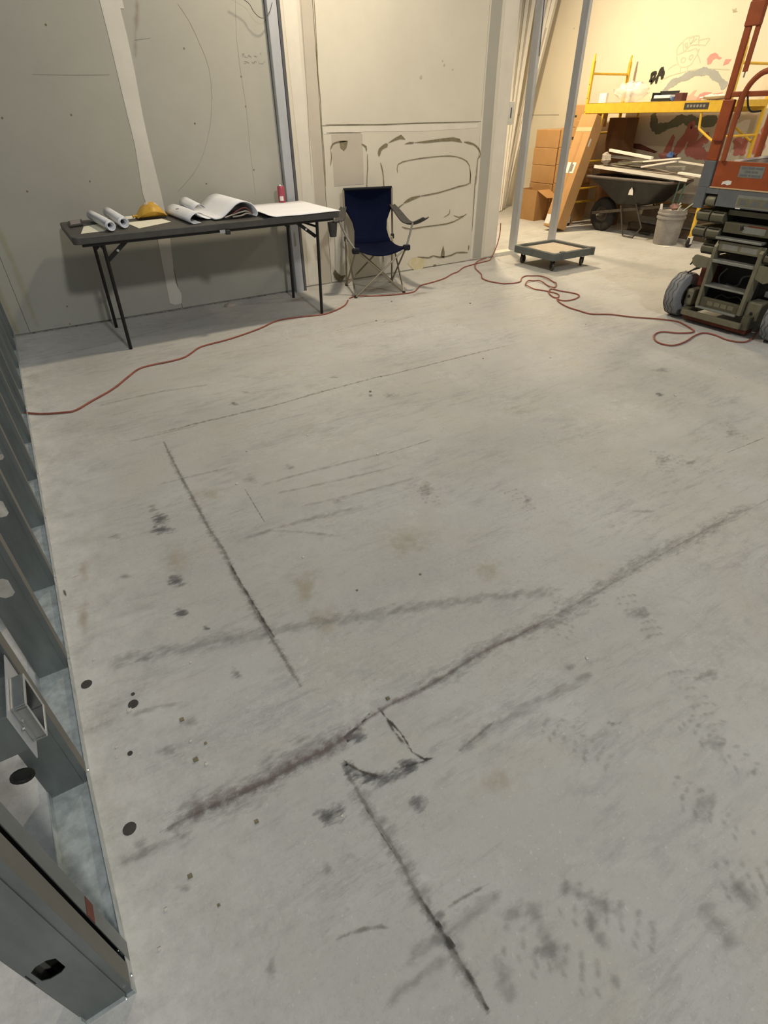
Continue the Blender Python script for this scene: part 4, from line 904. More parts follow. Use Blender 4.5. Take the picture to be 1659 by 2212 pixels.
for (x,y,a) in ((4.775,4.86,.2),(4.775,4.41,1.2),(5.225,4.41,.5),(5.225,4.86,2.)):
    d_ = Vector((math.cos(a),math.sin(a),0)); s_ = Vector((-d_.y,d_.x,0)); c_ = Vector((x,y,.045))
    w_ = MB().lathe(c_-s_*.013, s_, [(.012,0),(.040,0),(.044,.005),(.044,.021),(.040,.026),(.012,.026)], 20).build('caster_wheel', 'rim_metal', dl, smooth=True)
    MB().obox(c_+s_*.019+Vector((0,0,.022)), d_*.016, s_*.002, Vector((0,0,.042))).obox(c_-s_*.019+Vector((0,0,.022)), d_*.016, s_*.002, Vector((0,0,.042))).obox(c_+Vector((0,0,.066)), d_*.03, s_*.024, Vector((0,0,.006))).build('caster_fork', 'rubber', dl, bevel=.003)

# ================================================================== CARDBOARD
def carton(x0, x1, y0, y1, z0, z1, lab, m='cardboard', grp='cartons stacked by the yellow wall', tapes=True, mark=None):
    t = thing('cardboard_box', ((x0+x1)/2,(y0+y1)/2,z0), lab, 'box', grp)
    MB().box(x0,x1,y0,y1,z0,z1).build('carton', m, t, bevel=.008)
    if tapes:
        yc = (y0+y1)/2
        MB().box(x0+.008, x1-.008, yc-.022, yc+.022, z1, z1+.0008).build('packing_tape', 'tape', t)
    if mark:
        MB().box(x0-.0012, x0-.0004, *mark).build('printed_mark', 'black_mark', t)
    return t
G1, G2 = 7.20, 7.62
carton(G1,G2,6.905,7.395,.24,.478,'carton in the left column of the stack, lowest visible one above the open box','cardboard_b')
carton(G1,G2,6.905,7.395,0,.238,'carton on the floor under the left column of the stack','cardboard_b')
carton(G1,G2,6.90,7.385,.480,.714,'carton in the left column of the stack, third from its top')
carton(G1,G2,6.905,7.39,.716,.936,'carton in the left column of the stack, second from its top')
carton(G1,G2,6.90,7.375,.938,1.166,'topmost carton of the left column of the stack')
carton(G1,G2,6.54,6.885,0,.25,'carton on the floor under the right column of the stack','cardboard_b')
carton(G1,G2,6.54,6.888,.252,.498,'carton in the right column of the stack, second from the floor','cardboard_b')
carton(G1,G2,6.54,6.885,.50,.734,'carton in the right column of the stack, fourth from its top')
c4 = carton(G1,G2,6.54,6.885,.736,.950,'carton with a small white sticker in the right column of the stack')
MB().box(G1-.0014, G1-.0004, 6.70, 6.765, .785, .84).build('sticker', 'label_white', c4)
carton(G1,G2,6.54,6.885,.952,1.192,'carton in the right column of the stack, just below the tallest one', mark=(6.60,6.66,1.05,1.085))
carton(G1,G2,6.44,6.84,1.194,1.452,'tallest carton at the very top of the stack, lid tape showing', mark=(6.63,6.70,1.31,1.335))
fb = thing('cardboard_box', (7.06,7.12,0), 'carton on the floor in front of the stack, one flap open', 'box')
MB().box(6.93,7.19,6.93,7.31,0,.004).box(6.93,6.935,6.93,7.31,.004,.415).box(7.185,7.19,6.93,7.31,.004,.415).box(6.935,7.185,6.93,6.935,.004,.415).box(6.935,7.185,7.305,7.31,.004,.415).build('carton', 'cardboard_b', fb)
MB().add([(6.935,6.93,.415),(7.185,6.93,.415),(7.17,6.72,.32),(6.95,6.73,.33)],[(0,1,2,3)]).build('open_flap', 'cardboard', fb, solid=.004)
MB().box(6.925,6.9295,7.24,7.30,.30,.40).build('sticker', 'label_white', fb)
# the long box leaning on the scaffold
lb = thing('long_cardboard_box', (6.62,6.16,0), 'long narrow cardboard box leaning diagonally against the yellow scaffold', 'box')
ax = Vector((.44,.02,1.285)).normalized(); wy = Vector((0,1,0)); wy = (wy-ax*wy.dot(ax)).normalized(); dx = wy.cross(ax).normalized()
if dx.x < 0: dx = -dx
LBL, LBW, LBD = 1.36, .262, .185
c0 = Vector((6.485,6.145,.063))      # middle of the bottom front edge
def lp(a, b, c_): return c0 + wy*a + ax*b + dx*c_
m_ = MB(); m_.obox(lp(0,LBL/2,LBD/2), wy*LBW/2, ax*LBL/2, dx*LBD/2).build('carton', 'cardboard', lb, bevel=.006)
def onbox(a0,a1,b0,b1,name,mt): MB().add([lp(a0,b0,-.0015),lp(a1,b0,-.0015),lp(a1,b1,-.0015),lp(a0,b1,-.0015)],[(0,1,2,3)]).build(name, mt, lb, solid=.001)
onbox(-.075,.075,.67,.80,'shipping_label','label_white'); onbox(-.06,.03,.70,.77,'barcode','grey_board') if False else None
MB().add([lp(-.045,.69,-.0025),lp(.015,.69,-.0025),lp(.015,.775,-.0025),lp(-.045,.775,-.0025)],[(0,1,2,3)]).build('label_print', 'steel_dull', lb, solid=.0006)
onbox(.035,.125,.03,.15,'shipping_label','label_white'); onbox(-.13,.13,1.16,1.21,'packing_tape','tape')
onbox(-.012,.02,.0,1.16,'packing_tape','cardboard_b')
MB().add([lp(-LBW/2-.0015,1.0,.03),lp(-LBW/2-.0015,1.0,.06),lp(-LBW/2-.0015,1.09,.06),lp(-LBW/2-.0015,1.09,.03)],[(0,1,2,3)]).build('sticker', 'label_white', lb, solid=.001)
nb = thing('narrow_cardboard_box', (7.12,6.46,0), 'tall narrow cardboard box standing upright behind the leaning one', 'box')
MB().box(7.06,7.185,6.37,6.50,0,1.28).build('carton', 'cardboard_b', nb, bevel=.005)
MB().box(7.0585,7.0595,6.41,6.43,.60,.66).build('printed_mark', 'black_mark', nb)
db = thing('dark_cardboard_box', (7.5,6.1,0), 'big dark brown carton standing under the left end of the scaffold', 'box')
MB().box(7.46,7.70,5.97,6.27,0,1.30).build('carton', 'cardboard_dark', db, bevel=.006)
MB().box(7.5,7.62,5.93,6.27,1.30,1.301).build('packing_tape', 'tape', db)

# leaning bundle of long white trim boards
rt = random.Random(5)
for i in range(18):
    A = i < 8
    bx = 7.14+.022*i; by = 7.97+.018*i+rt.uniform(-.02,.02)
    top = Vector((7.80-.004*i, (8.70-.055*i if A else 8.12-.042*(i-8))+rt.uniform(-.015,.015), 3.1)); bot = Vector((bx, by, .012))
    u_ = (top-bot).normalized(); sv = Vector((.35,-1,0)).normalized(); sv = (sv-u_*sv.dot(u_)).normalized(); nv = u_.cross(sv)
    MB().obox((top+bot)/2, (top-bot)/2, sv*.016, nv*.007).build('trim_board', ('white_board','white_board','drywall_brown')[i % 3],
        label='long white trim board in the bundle leaning on the yellow wall behind the metal studs', cat='board', group='trim boards leaning behind the studs', bevel=.002)

# ================================================================== SCAFFOLD
sc = thing('rolling_scaffold', (7.38,5.33,0), 'yellow rolling scaffold with a loaded platform along the graffiti wall', 'scaffold')
SX0, SX1, SYL, SYR = 7.03, 7.73, 6.325, 4.335
for (x,y) in ((SX0,SYL),(SX1,SYL),(SX0,SYR),(SX1,SYR)):
    MB().beam((x,y,.11),(x,y,1.90), .034, .034, (0,1,0)).build('post', 'yellow_paint', sc, bevel=.004)
    MB().tube([(x,y,1.90),(x,y,1.97)], [.016,.011], 8).build('post_pin', 'yellow_paint', sc)
    MB().lathe((x,y-.016,.052), (0,1,0), [(.012,0),(.046,0),(.052,.006),(.052,.026),(.046,.032),(.012,.032)], 20).build('caster_wheel', 'rubber', sc, smooth=True)
    MB().box(x-.022,x+.022,y-.024,y-.0195,.04,.13).box(x-.022,x+.022,y+.0195,y+.024,.04,.13).box(x-.022,x+.022,y-.024,y+.024,.108,.114).build('caster_fork', 'label_white', sc, bevel=.003)
for y in (SYL,SYR):
    for z in (.30,.47,.80,1.13,1.77):
        MB().tube([(SX0,y,z),(SX1,y,z)], .013, 8).build('rung', 'yellow_paint', sc, smooth=True)
    MB().box(SX0,SX1,y-.015,y+.015,1.40,1.46).build('platform_end', 'yellow_paint', sc)
for x in (SX0,SX1):
    s1 = 1 if x == SX0 else -1
    MB().box(x-.018,x-.012,SYR,SYL,1.352,1.462).box(x-.018,x+.02,SYR,SYL,1.352,1.358).box(x-.018,x+.02,SYR,SYL,1.456,1.462).build('side_rail', 'yellow_paint', sc, bevel=.002)
    for (ye, sg) in ((SYR,1),(SYL,-1)):
        MB().tube(smoothline([(x,ye+sg*.30,1.36),(x,ye+sg*.28,1.22),(x,ye+sg*.24,1.18),(x,ye+sg*.02,1.06)],3), .013, 8).build('brace', 'yellow_paint', sc, smooth=True)
MB().box(SX0-.01,SX1+.01,SYR+.02,SYL-.02,1.440,1.455).build('platform_deck', 'plywood', sc)
MB().box(7.0095,7.0115,4.56,4.86,1.382,1.442).build('rating_label', 'black_mark', sc)
for i in range(6): MB().box(7.008,7.0095,4.60+.04*i,4.625+.04*i,1.40,1.425).build('label_print', 'steel_dull', sc)
for i in range(9):
    MB().lathe((7.0125,6.325,.5+.145*i), (-1,0,0), [(.006,0),(.006,.001),(.0001,.001)], 8).build('pin_hole', 'black_mark', sc)
PZ = 1.463
def crumple(c, sx, sy, sz, seed, n=14):
    rnd = random.Random(seed); m = MB(); rows = []
    for i in range(n//2+1):
        th = math.pi*i/(n//2); row = []
        for k in range(n+1):
            ph = 2*math.pi*(k % n)/n; rnd2 = random.Random(seed*1000+i*50+(k % n)); j = .75+.45*rnd2.random()
            row.append((c[0]+sx*math.sin(th)*math.cos(ph)*j, c[1]+sy*math.sin(th)*math.sin(ph)*j, max(c[2], c[2]+sz*.5*(1+math.cos(th))*j)))
        rows.append(row)
    return m.grid(rows)
crumple((7.12,5.72,PZ), .12, .24, .20, 3).build('plastic_sheeting', 'clear_plastic', smooth=True, label='crumpled clear plastic sheeting heaped on the scaffold platform', cat='plastic')
pp_ = MB().box(7.02,7.06,6.02,6.13,PZ,PZ+.10).build('paper_stack', 'white_board', label='small white card standing on the left end of the scaffold platform', cat='card')
dt = thing('dark_tray', (7.12,5.24,PZ), 'dark tray standing open on the scaffold platform', 'tray')
MB().box(7.05,7.20,5.10,5.36,PZ,PZ+.008).box(7.05,7.056,5.10,5.36,PZ+.008,PZ+.03).box(7.194,7.20,5.10,5.36,PZ+.008,PZ+.10).box(7.056,7.194,5.354,5.36,PZ+.008,PZ+.085).build('tray_shell', 'machine_black', dt)
MB().box(7.06,7.19,5.11,5.34,PZ+.009,PZ+.06).build('tray_contents', 'paper', dt, bevel=.01)
MB().box(7.03,7.12,4.93,5.03,PZ,PZ+.075).build('black_carton', 'maroon', bevel=.004, label='small dark carton on the scaffold platform right of the tray', cat='box')
MB().box(7.05,7.10,5.045,5.085,PZ,PZ+.04).build('blue_tin', 'blue_cloth', bevel=.006, label='tiny blue tin on the scaffold platform between tray and dark carton', cat='tin')
rp = crumple((7.2,4.62,PZ), .12, .18, .05, 8).build('scrap_paper', 'white_board', smooth=True, label='heap of pale scrap paper at the right end of the scaffold platform', cat='paper')

# ================================================================== WHEELBARROW
wbw = thing('wheelbarrow', (7.12,5.4,0), 'black tray wheelbarrow heaped with scrap boards in front of the wall', 'wheelbarrow')
WX = 7.14
rings = [(5.18,5.52,.14,.37,.04),(4.98,5.60,.17,.42,.06),(4.86,5.76,.22,.54,.08),(4.76,5.92,.27,.645,.09),(4.72,6.00,.285,.682,.10)]
m_ = MB(); rw = []
for (ya, yb_, hw, z, r) in rings:
    rr_ = rrect(WX-hw,WX+hw,ya,yb_,r,4); rw.append([(x,y,z+(.0 if z < .6 else .02*math.cos((y-5.35)*4.5))) for x,y in rr_])
rw = [r+[r[0]] for r in rw]; m_.grid(rw)
n0 = len(rw[0])-1; m_.f.append(tuple(range(n0)))
m_.build('tray', 'tray_black', wbw, smooth=True, solid=.006)
MB().tube(rw[-1][:-1], .016, 8, close=True).build('tray_rim', 'tray_rim', wbw, smooth=True)
MB().prism([(5.19,.50),(5.26,.50),(5.255,.55),(5.225,.59),(5.20,.55)], 'x', 6.885, 6.887).build('white_logo_patch', 'label_white', wbw)
wh = MB().lathe((7.06,5.775,.208), (1,0,0), [(.10,.01),(.15,.0),(.19,.012),(.208,.04),(.208,.07),(.19,.098),(.15,.11),(.10,.10)], 32).build('tire', 'rubber', wbw, smooth=True)
MB().lathe((7.06,5.775,.208), (1,0,0), [(.0001,.03),(.045,.02),(.05,.035),(.085,.035),(.105,.012),(.105,.10),(.05,.08),(.0001,.08)], 28).build('wheel_rim', 'rim_metal', wbw, smooth=True)
MB().tube([(6.98,5.775,.208),(7.25,5.775,.208)], .012, 8).build('axle', 'steel_dull', wbw)
for s_ in (-1,1):
    MB().beam((WX+s_*.11,5.90,.215),(WX+s_*.15,4.80,.405), .030, .036).build('handle', 'rim_metal', wbw, bevel=.005)
    x = WX+s_*.17
    MB().tube(smoothline([(x,5.40,.34),(x,5.30,.02),(x,5.11,.012),(x,5.01,.13),(x,5.17,.36)],4) if False else [(x,5.40,.36),(x,5.27,.015),(x,5.11,.012),(x,5.01,.14),(x,5.17,.40)], .011, 8).build('leg', 'rim_metal', wbw, smooth=False)
# scrap on the wheelbarrow
def board(p, q, w, t, lab, m='white_board', up=(0,0,1)):
    return MB().beam(p, q, w, t, up).build('scrap_board', m, bevel=.002, label=lab, cat='board')
bb = thing('large_scrap_board', (7.1,5.2,.73), 'large grey scrap board with a white edge lying on the wheelbarrow', 'board')
A_, B_, C_, D_ = Vector((6.97,5.96,.782)), Vector((6.97,4.545,.715)), Vector((7.33,4.60,.728)), Vector((7.33,5.98,.80))
MB().add([A_,B_,C_,D_]+[p-Vector((0,0,.012)) for p in (A_,B_,C_,D_)],[(0,1,2,3),(7,6,5,4),(0,4,5,1),(1,5,6,2),(2,6,7,3),(3,7,4,0)]).build('board_face', 'grey_board', bb)
MB().beam(A_+Vector((-.006,0,-.010)), B_+Vector((-.006,0,-.010)), .012, .034).build('white_edge', 'white_board', bb)
board((7.10,5.86,.955),(7.12,5.20,.89), .05,.03,'short white plank at the top back of the wheelbarrow heap')
board((7.14,5.88,.885),(7.16,5.10,.855), .05,.03,'tan plank below the topmost white plank on the wheelbarrow', 'grey_board')
board((7.02,5.25,.80),(7.03,4.80,.878), .04,.018,'pale plank rising to the right in the middle of the wheelbarrow heap')
board((7.09,5.45,.835),(7.13,4.82,.905), .04,.018,'upper pale plank rising to the right behind its twin on the wheelbarrow', 'white_board')
board((7.06,5.80,.80),(7.10,5.30,.845), .06,.02,'dull grey offcut at the left of the wheelbarrow heap', 'olive_light')
board((7.22,5.75,.825),(7.20,5.20,.83), .10,.02,'dark wide offcut low in the wheelbarrow heap', 'grey_board')
board((7.24,5.00,.87),(7.26,4.37,.825), .05,.018,'long white plank reaching from the heap towards the lift')
board((7.04,4.72,.765),(7.04,4.38,.745), .07,.022,'short white plank at the right end of the wheelbarrow boards')
board((7.10,4.95,.80),(7.12,4.70,.81), .05,.045,'short dark square offcut at the right side of the heap', 'steel_dull')
rg = thing('rag_heap', (7.25,5.02,.87), 'dark red and blue rags on the wheelbarrow heap', 'rags')
crumple((7.22,5.05,.875), .05, .14, .075, 5).build('red_rag', 'maroon', rg, smooth=True)
crumple((7.17,4.99,.885), .03, .05, .07, 6).build('blue_rag', 'blue_cloth', rg, smooth=True)
crumple((7.03,5.84,.80), .045, .08, .12, 9).build('plastic_bag', 'grey_board', smooth=True, label='grey crumpled bag at the left front of the wheelbarrow heap', cat='bag')
# low lumber behind the bucket
MB().beam((7.5,4.95,.62),(7.5,4.30,.545), .04,.06).build('lumber_offcut', 'grey_board', bevel=.004, label='tan lumber length poking out right of the wheelbarrow', cat='board') if False else None
lp_ = []
for i, (x,z,y0,y1,m__) in enumerate(((7.52,.05,4.40,5.6,'wood_old'),(7.60,.15,4.40,5.5,'grey_board'),(7.50,.25,4.40,5.4,'wood_old'),(7.60,.35,4.40,5.3,'cardboard_b'),(7.52,.45,4.40,5.2,'grey_board'))):
    MB().box(x-.05,x+.05,y0,y1,z-.05,z+.048).build('lumber_length', m__, bevel=.004, label=('brown','pale','dark','orange tinted','topmost grey')[i]+' lumber length in the low pile behind the bucket', cat='lumber', group='lumber piled behind the bucket')
# bucket
bk = thing('bucket', (7.02,4.655,0), 'dusty grey plastic bucket full of rods and trash beside the wheelbarrow', 'bucket')
bc = Vector((7.02,4.655,0))
MB().lathe(bc, (0,0,1), [(.0001,0),(.138,0),(.142,.01),(.158,.285),(.170,.288),(.171,.31),(.160,.314),(.162,.335),(.170,.338),(.170,.352),(.162,.356),(.164,.39),(.160,.39),(.150,.29),(.136,.02),(.0001,.018)], 32).build('bucket_body', 'bucket_grey', bk, smooth=True)
crumple((bc.x,bc.y,.30), .14, .14, .10, 12).build('trash', 'grey_board', bk, smooth=True)
for i,(a,b,m__,r_) in enumerate((((7.0,4.70,.2),(7.0,4.655,.70),'green_plastic',.008),((7.05,4.68,.2),(7.05,4.61,.66),'green_plastic',.011),((6.98,4.60,.3),(6.99,4.38,.49),'pale_green',.006),((6.95,4.76,.3),(6.94,4.78,.44),'white_board',.014),((7.0,4.68,.3),(7.02,4.58,.46),'white_board',.010),((6.96,4.60,.3),(6.98,4.54,.44),'pale_green',.008),((7.06,4.56,.3),(7.1,4.50,.46),'green_plastic',.006))):
    MB().tube([a,b], r_, 8).build('rod', m__, bk)
crumple((7.0,4.63,.38), .05, .06, .07, 21).build('crumpled_wrapper', 'wrapper_pink', bk, smooth=True)
MB().prism([(6.82,4.60),(6.81,4.50),(6.85,4.45),(6.875,4.50)], 'z', .001, .010).build('white_scrap', 'white_board', label='small white scrap on the floor in front of the bucket', cat='scrap')

# ================================================================== SCISSOR LIFT
LX = 4.42; YC = 2.33
lf = thing('scissor_lift', (5.2,YC,0), 'orange and olive scissor lift at the right edge, seen from its ladder end', 'scissor lift')
def mir(y0, y1): return (2*YC-y1, 2*YC-y0)
def lbox(name, m, *boxes, bevel=.003, label=None):
    b_ = MB()
    for (y0,y1,z0,z1,x0,x1) in boxes: b_.box(x0,x1,y0,y1,z0,z1)
    return b_.build(name, m, lf, bevel=bevel, label=label)
for (y0, xs_) in ((2.645,4.50),(1.845,4.50),(2.645,6.0),(1.845,6.0)):
    t_ = MB().lathe((xs_,y0,.166), (0,1,0), [(.085,.004),(.145,.0),(.162,.010),(.166,.03),(.166,.09),(.162,.110),(.145,.12),(.085,.116)], 36).build('tire', 'grey_rubber', lf, smooth=True)
    for yy in (.035,.068,.096):   # zigzag tread grooves
        pts = []
        for k in range(48):
            a = 2*math.pi*k/48; pts.append((xs_+.1665*math.cos(a), y0+yy+(.007 if (k//2) % 2 else -.007), .166+.1665*math.sin(a)))
        MB().tube(pts, .0022, 4, close=True).build('tread_groove', 'rim_metal', t_)
    MB().lathe((xs_,y0+.012,.166), (0,1,0), [(.0001,0),(.05,0),(.086,.02),(.086,.085),(.05,.096),(.0001,.096)], 24).build('wheel_hub', 'rim_metal', lf, smooth=True)
# chassis
lbox('chassis', 'machine_black', (2.10,2.60,.12,.46,4.62,6.15))
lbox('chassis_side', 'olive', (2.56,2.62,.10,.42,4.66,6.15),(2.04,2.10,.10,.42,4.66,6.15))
lbox('inner_cover', 'machine_black', (2.19,2.48,.20,.80,4.60,4.66))
lbox('bumper_bar', 'olive_light', (2.10,2.575,.060,.100,4.345,4.375))
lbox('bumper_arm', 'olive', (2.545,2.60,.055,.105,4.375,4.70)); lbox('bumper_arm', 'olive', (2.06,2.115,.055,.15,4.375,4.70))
lbox('bumper_skirt', 'dark_red', (2.07,2.59,.02,.055,4.40,4.50))
lbox('bottom_step', 'olive', (2.18,2.49,.135,.205,4.415,4.44))
lbox('step_lip', 'step_grey', (2.18,2.505,.122,.137,4.39,4.45))
for i in range(4): lbox('worn_decal', 'olive_light', (2.22+.055*i,2.265+.055*i,.155,.185,4.4135,4.4148), bevel=0)
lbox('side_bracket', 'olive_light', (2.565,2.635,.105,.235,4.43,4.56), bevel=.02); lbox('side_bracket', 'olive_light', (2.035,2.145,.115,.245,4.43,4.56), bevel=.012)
MB().lathe((4.43,2.60,.18), (-1,0,0), [(.012,0),(.010,.004),(.0001,.004)], 8).build('bolt', 'machine_black', lf)
MB().lathe((4.43,2.09,.165), (-1,0,0), [(.013,0),(.010,.004),(.0001,.004)], 8).build('bolt', 'machine_black', lf)
for (a,b) in ((2.490,2.515),(2.150,2.178)):
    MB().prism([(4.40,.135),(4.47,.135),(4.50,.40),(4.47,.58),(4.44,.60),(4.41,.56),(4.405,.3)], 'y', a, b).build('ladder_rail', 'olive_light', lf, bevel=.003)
lbox('ladder_step', 'step_grey', (2.178,2.49,.283,.297,4.405,4.52), bevel=.003)
lbox('ladder_step', 'step_grey', (2.178,2.49,.455,.478,4.405,4.50), bevel=.004)
lbox('ladder_step', 'step_grey', (2.178,2.52,.612,.628,4.40,4.47), bevel=.004)
lbox('ladder_panel', 'olive_light', (2.178,2.49,.535,.600,4.425,4.44))
for i in range(2): lbox('worn_decal', 'step_grey', (2.20+.14*i,2.32+.14*i,.548,.585,4.4235,4.4245), bevel=0)
MB().prism([(2.50,.475),(2.635,.485),(2.66,.455),(2.645,.415),(2.60,.395),(2.50,.41)], 'x', 4.415, 4.43).build('mount_plate', 'olive_light', lf, bevel=.003)
MB().prism([(2.165,.49),(2.02,.485),(2.00,.45),(2.02,.40),(2.08,.375),(2.165,.40)], 'x', 4.415, 4.43).build('mount_plate', 'olive_light', lf, bevel=.003)
lbox('hydraulic_box', 'dark_red', (2.53,2.61,.25,.40,4.50,4.66), bevel=.008)
lbox('valve_block', 'step_grey', (2.04,2.11,.26,.30,4.56,4.66), bevel=.004)
for (pts, r_, m__) in (([(4.56,2.44,.40),(4.54,2.47,.34),(4.55,2.45,.28),(4.58,2.40,.26)],.006,'hose_grey'),
                       ([(4.57,2.26,.38),(4.55,2.30,.36),(4.55,2.31,.31),(4.57,2.36,.285),(4.58,2.42,.29)],.007,'hose_grey'),
                       ([(4.57,2.24,.36),(4.56,2.21,.355),(4.57,2.19,.36)],.008,'hose_grey'),
                       ([(4.58,2.47,.17),(4.56,2.42,.21),(4.56,2.36,.20),(4.58,2.30,.215),(4.57,2.25,.19)],.005,'hose_grey'),
                       ([(4.45,2.66,.47),(4.46,2.675,.42),(4.45,2.68,.40)],.006,'machine_black'),
                       ([(4.50,2.62,.38),(4.47,2.66,.36),(4.48,2.70,.33)],.006,'machine_black'),
                       ([(4.52,2.60,.39),(4.49,2.65,.375),(4.50,2.69,.34)],.005,'machine_black')):
    MB().tube(smoothline(pts,4), r_, 6).build('hose', m__, lf, smooth=True)
lbox('data_plate', 'step_grey', (2.21,2.28,.245,.285,4.555,4.562), bevel=0)
# folded scissor arms: rounded tube ends, two stacks each side
def armend(y0, y1, zc, r=.040, x=LX):
    pr_ = []
    for k in range(9):
        a = math.radians(90+180*k/8); pr_.append((x+.038+r*.95*math.cos(a), zc+r*math.sin(a)))
    pr_ += [(6.05,zc-r),(6.05,zc+r)]
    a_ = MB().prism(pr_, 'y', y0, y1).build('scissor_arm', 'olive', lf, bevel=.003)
    MB().box(x+.008,x+.03,y0+.012,y1-.012,zc+r*.72,zc+r*.72+.005).build('slot', 'machine_black', a_)
    MB().box(x+.006,x+.03,y0+.008,y1-.012,zc-r*.86,zc-r*.86+.007).build('slot', 'machine_black', a_)
for zc in (.742,.636):
    for (a,b) in ((2.632,2.730),(2.520,2.622)):
        armend(a,b,zc); armend(*mir(a,b),zc)
armend(2.515,2.622,.530,.036); armend(*mir(2.515,2.622),.530,.036)
armend(2.63,2.69,.545,.030,4.55)
lbox('arm_pin', 'steel_dull', (2.735,2.79,.725,.765,4.50,4.56), bevel=.015)
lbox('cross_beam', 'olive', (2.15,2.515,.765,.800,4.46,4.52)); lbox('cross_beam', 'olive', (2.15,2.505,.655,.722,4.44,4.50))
lbox('dark_core', 'machine_black', (2.15,2.515,.50,.80,4.56,6.0), bevel=0)
lbox('warning_label', 'step_grey', (2.20,2.36,.668,.708,4.4385,4.4395), bevel=0)
lbox('red_label_stripe', 'dark_red', (2.20,2.33,.708,.718,4.4383,4.4393), bevel=0)
MB().prism([(2.385,.715),(2.378,.700),(2.372,.705),(2.365,.716),(2.358,.700),(2.352,.690),(2.360,.688),(2.362,.680),(2.370,.686),(2.380,.680),(2.380,.692)], 'x', 4.4375, 4.4390).build('black_emblem', 'machine_black', lf)
# grey platform deck with the roller opening
D0, D1 = 2*YC-2.785, 2.785
lbox('deck_end', 'lift_grey', (D0,2.612,.815,.925,LX,LX+.03),(2.712,D1,.790,.925,LX,LX+.03),(2.612,2.712,.888,.925,LX,LX+.03), bevel=.003)
lbox('deck', 'lift_grey', (D0,D1,.905,.925,LX+.03,6.25), bevel=0)
lbox('deck_side', 'lift_grey', (D1-.03,D1,.80,.925,LX+.03,6.25),(D0,D0+.03,.80,.925,LX+.03,6.25), bevel=0)
MB().lathe((LX+.04,2.625,.842), (0,1,0), [(.0001,0),(.036,0),(.038,.004),(.038,.068),(.036,.072),(.0001,.072)], 20).build('roller', 'olive_light', lf, smooth=True)
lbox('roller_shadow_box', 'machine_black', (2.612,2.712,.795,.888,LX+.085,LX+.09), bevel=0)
lbox('instruction_decal', 'step_grey', (2.20,2.462,.822,.898,LX-.0016,LX-.0004), bevel=0)
for i in range(3):
    lbox('pictogram', 'label_white' if False else 'olive_light', (2.372-.085*i,2.452-.085*i,.830,.880,LX-.0026,LX-.0016), bevel=0)
    MB().prism([(2.385-.085*i,.838),(2.44-.085*i,.840),(2.425-.085*i,.872),(2.40-.085*i,.868)], 'x', LX-.0034, LX-.0026).build('pictogram_print', 'lift_grey', lf)
lbox('white_scuff', 'label_white', (2.42,2.455,.813,.820,LX-.0014,LX-.0002), bevel=0)
# orange toe board with its gate
lbox('toe_board_lip', 'tape', (D0,2.69,.926,.934,LX-.004,LX+.03), bevel=0)
lbox('toe_board', 'lift_orange', (D0,2.690,.934,1.092,LX+.008,LX+.022), bevel=.002)
lbox('corner_sleeve', 'lift_grey', (2.700,2.785,.925,1.090,LX-.002,LX+.05), bevel=.004)
lbox('notice_plate', 'step_grey', (2.345,2.515,1.002,1.068,LX+.0065,LX+.0078), bevel=0)
for (za,zb,parts_) in ((1.051,1.063,((2.357,2.405),(2.412,2.455),(2.462,2.503))),(1.030,1.042,((2.385,2.402),(2.408,2.425),(2.432,2.472))),(1.008,1.020,((2.36,2.42),(2.427,2.443),(2.45,2.503)))):
    for (a,b) in parts_: lbox('notice_print', 'lift_grey', (a,b,za,zb,LX+.0055,LX+.0066), bevel=0)
MB().prism([(2.615,.948),(2.61,.968),(2.575,.978),(2.545,.975),(2.545,.955),(2.57,.948),(2.59,.955)], 'x', LX+.0062, LX+.0078).build('white_paint_splash', 'label_white', lf)
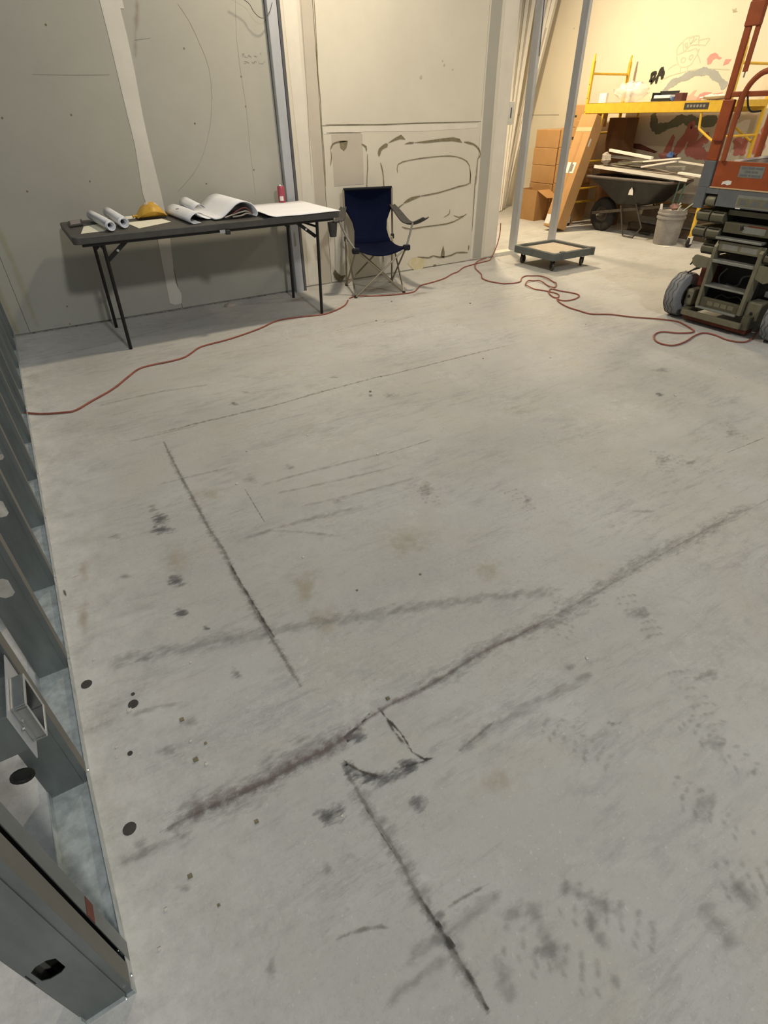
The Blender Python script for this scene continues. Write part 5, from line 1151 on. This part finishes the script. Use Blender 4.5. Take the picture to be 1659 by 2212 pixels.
# guard rails
RX = LX+.02
MB().box(RX-.010,RX+.010,2.738,2.783,1.44,2.5).build('guard_rail_post', 'lift_orange', lf, bevel=.006)
MB().box(RX-.016,RX+.016,2.702,2.783,1.088,1.44).build('guard_rail_post', 'lift_orange', lf, bevel=.006)
MB().box(RX-.006,RX+.006,2.680,2.712,1.585,1.82).build('folding_rail', 'lift_orange', lf, bevel=.002)
MB().box(RX-.006,RX+.006,2.680,2.712,1.93,2.5).build('folding_rail', 'lift_orange', lf, bevel=.002)
lbox('gusset_plate', 'lift_orange', (2.684,2.784,1.815,1.935,RX-.018,RX+.018), bevel=.004)
MB().cyl((RX,2.694,1.585),(RX,2.694,1.555), .005).build('rail_peg', 'steel_dull', lf)
lbox('mid_rail', 'lift_orange', (D0,2.735,1.452,1.482,RX-.015,RX+.015), bevel=.005)
MB().tube(smoothline([(RX-.02,2.650,1.092),(RX-.02,2.652,1.30),(RX-.02,2.650,1.42),(RX-.02,2.632,1.50),(RX-.02,2.590,1.555),(RX-.02,2.53,1.583),(RX-.02,2.40,1.59),(RX-.02,2.20,1.59)],5), .0175, 12).build('gate_tube', 'lift_orange', lf, smooth=True)
MB().tube([(5.05,2.765,.925),(5.05,2.765,1.62)], .024, 12).build('guard_rail_post', 'lift_orange', lf, smooth=True)
MB().tube([(RX,2.765,2.02),(5.05,2.765,2.02),(6.2,2.765,2.02)], .019, 10).tube([(6.2,2.765,.925),(6.2,2.765,2.02)], .02, 10).build('guard_rail', 'lift_orange', lf, smooth=True)
lbox('control_handle', 'machine_black', (2.668,2.702,1.325,1.462,RX+.02,RX+.06), bevel=.012)
MB().tube(smoothline([(RX-.01,2.62,1.455),(RX-.02,2.59,1.40),(RX-.02,2.555,1.372),(RX-.01,2.50,1.375)],5), .006, 8).build('latch_cable', 'machine_black', lf, smooth=True)
lbox('latch_clip', 'dark_red', (2.69,2.765,1.205,1.212,RX-.035,RX-.02), bevel=.001)
bd = thing('drywall_offcut', (4.80,2.4,.93), 'grey drywall offcut with a white top edge standing on the lift deck', 'board')
MB().prism([(2.70,.928),(2.70,1.075),(2.20,1.155),(2.20,.928)], 'x', 4.66, 4.674).build('board_face', 'grey_board', bd)
MB().beam((4.667,2.705,1.078),(4.667,2.20,1.160), .022, .014).build('white_edge', 'white_board', bd)
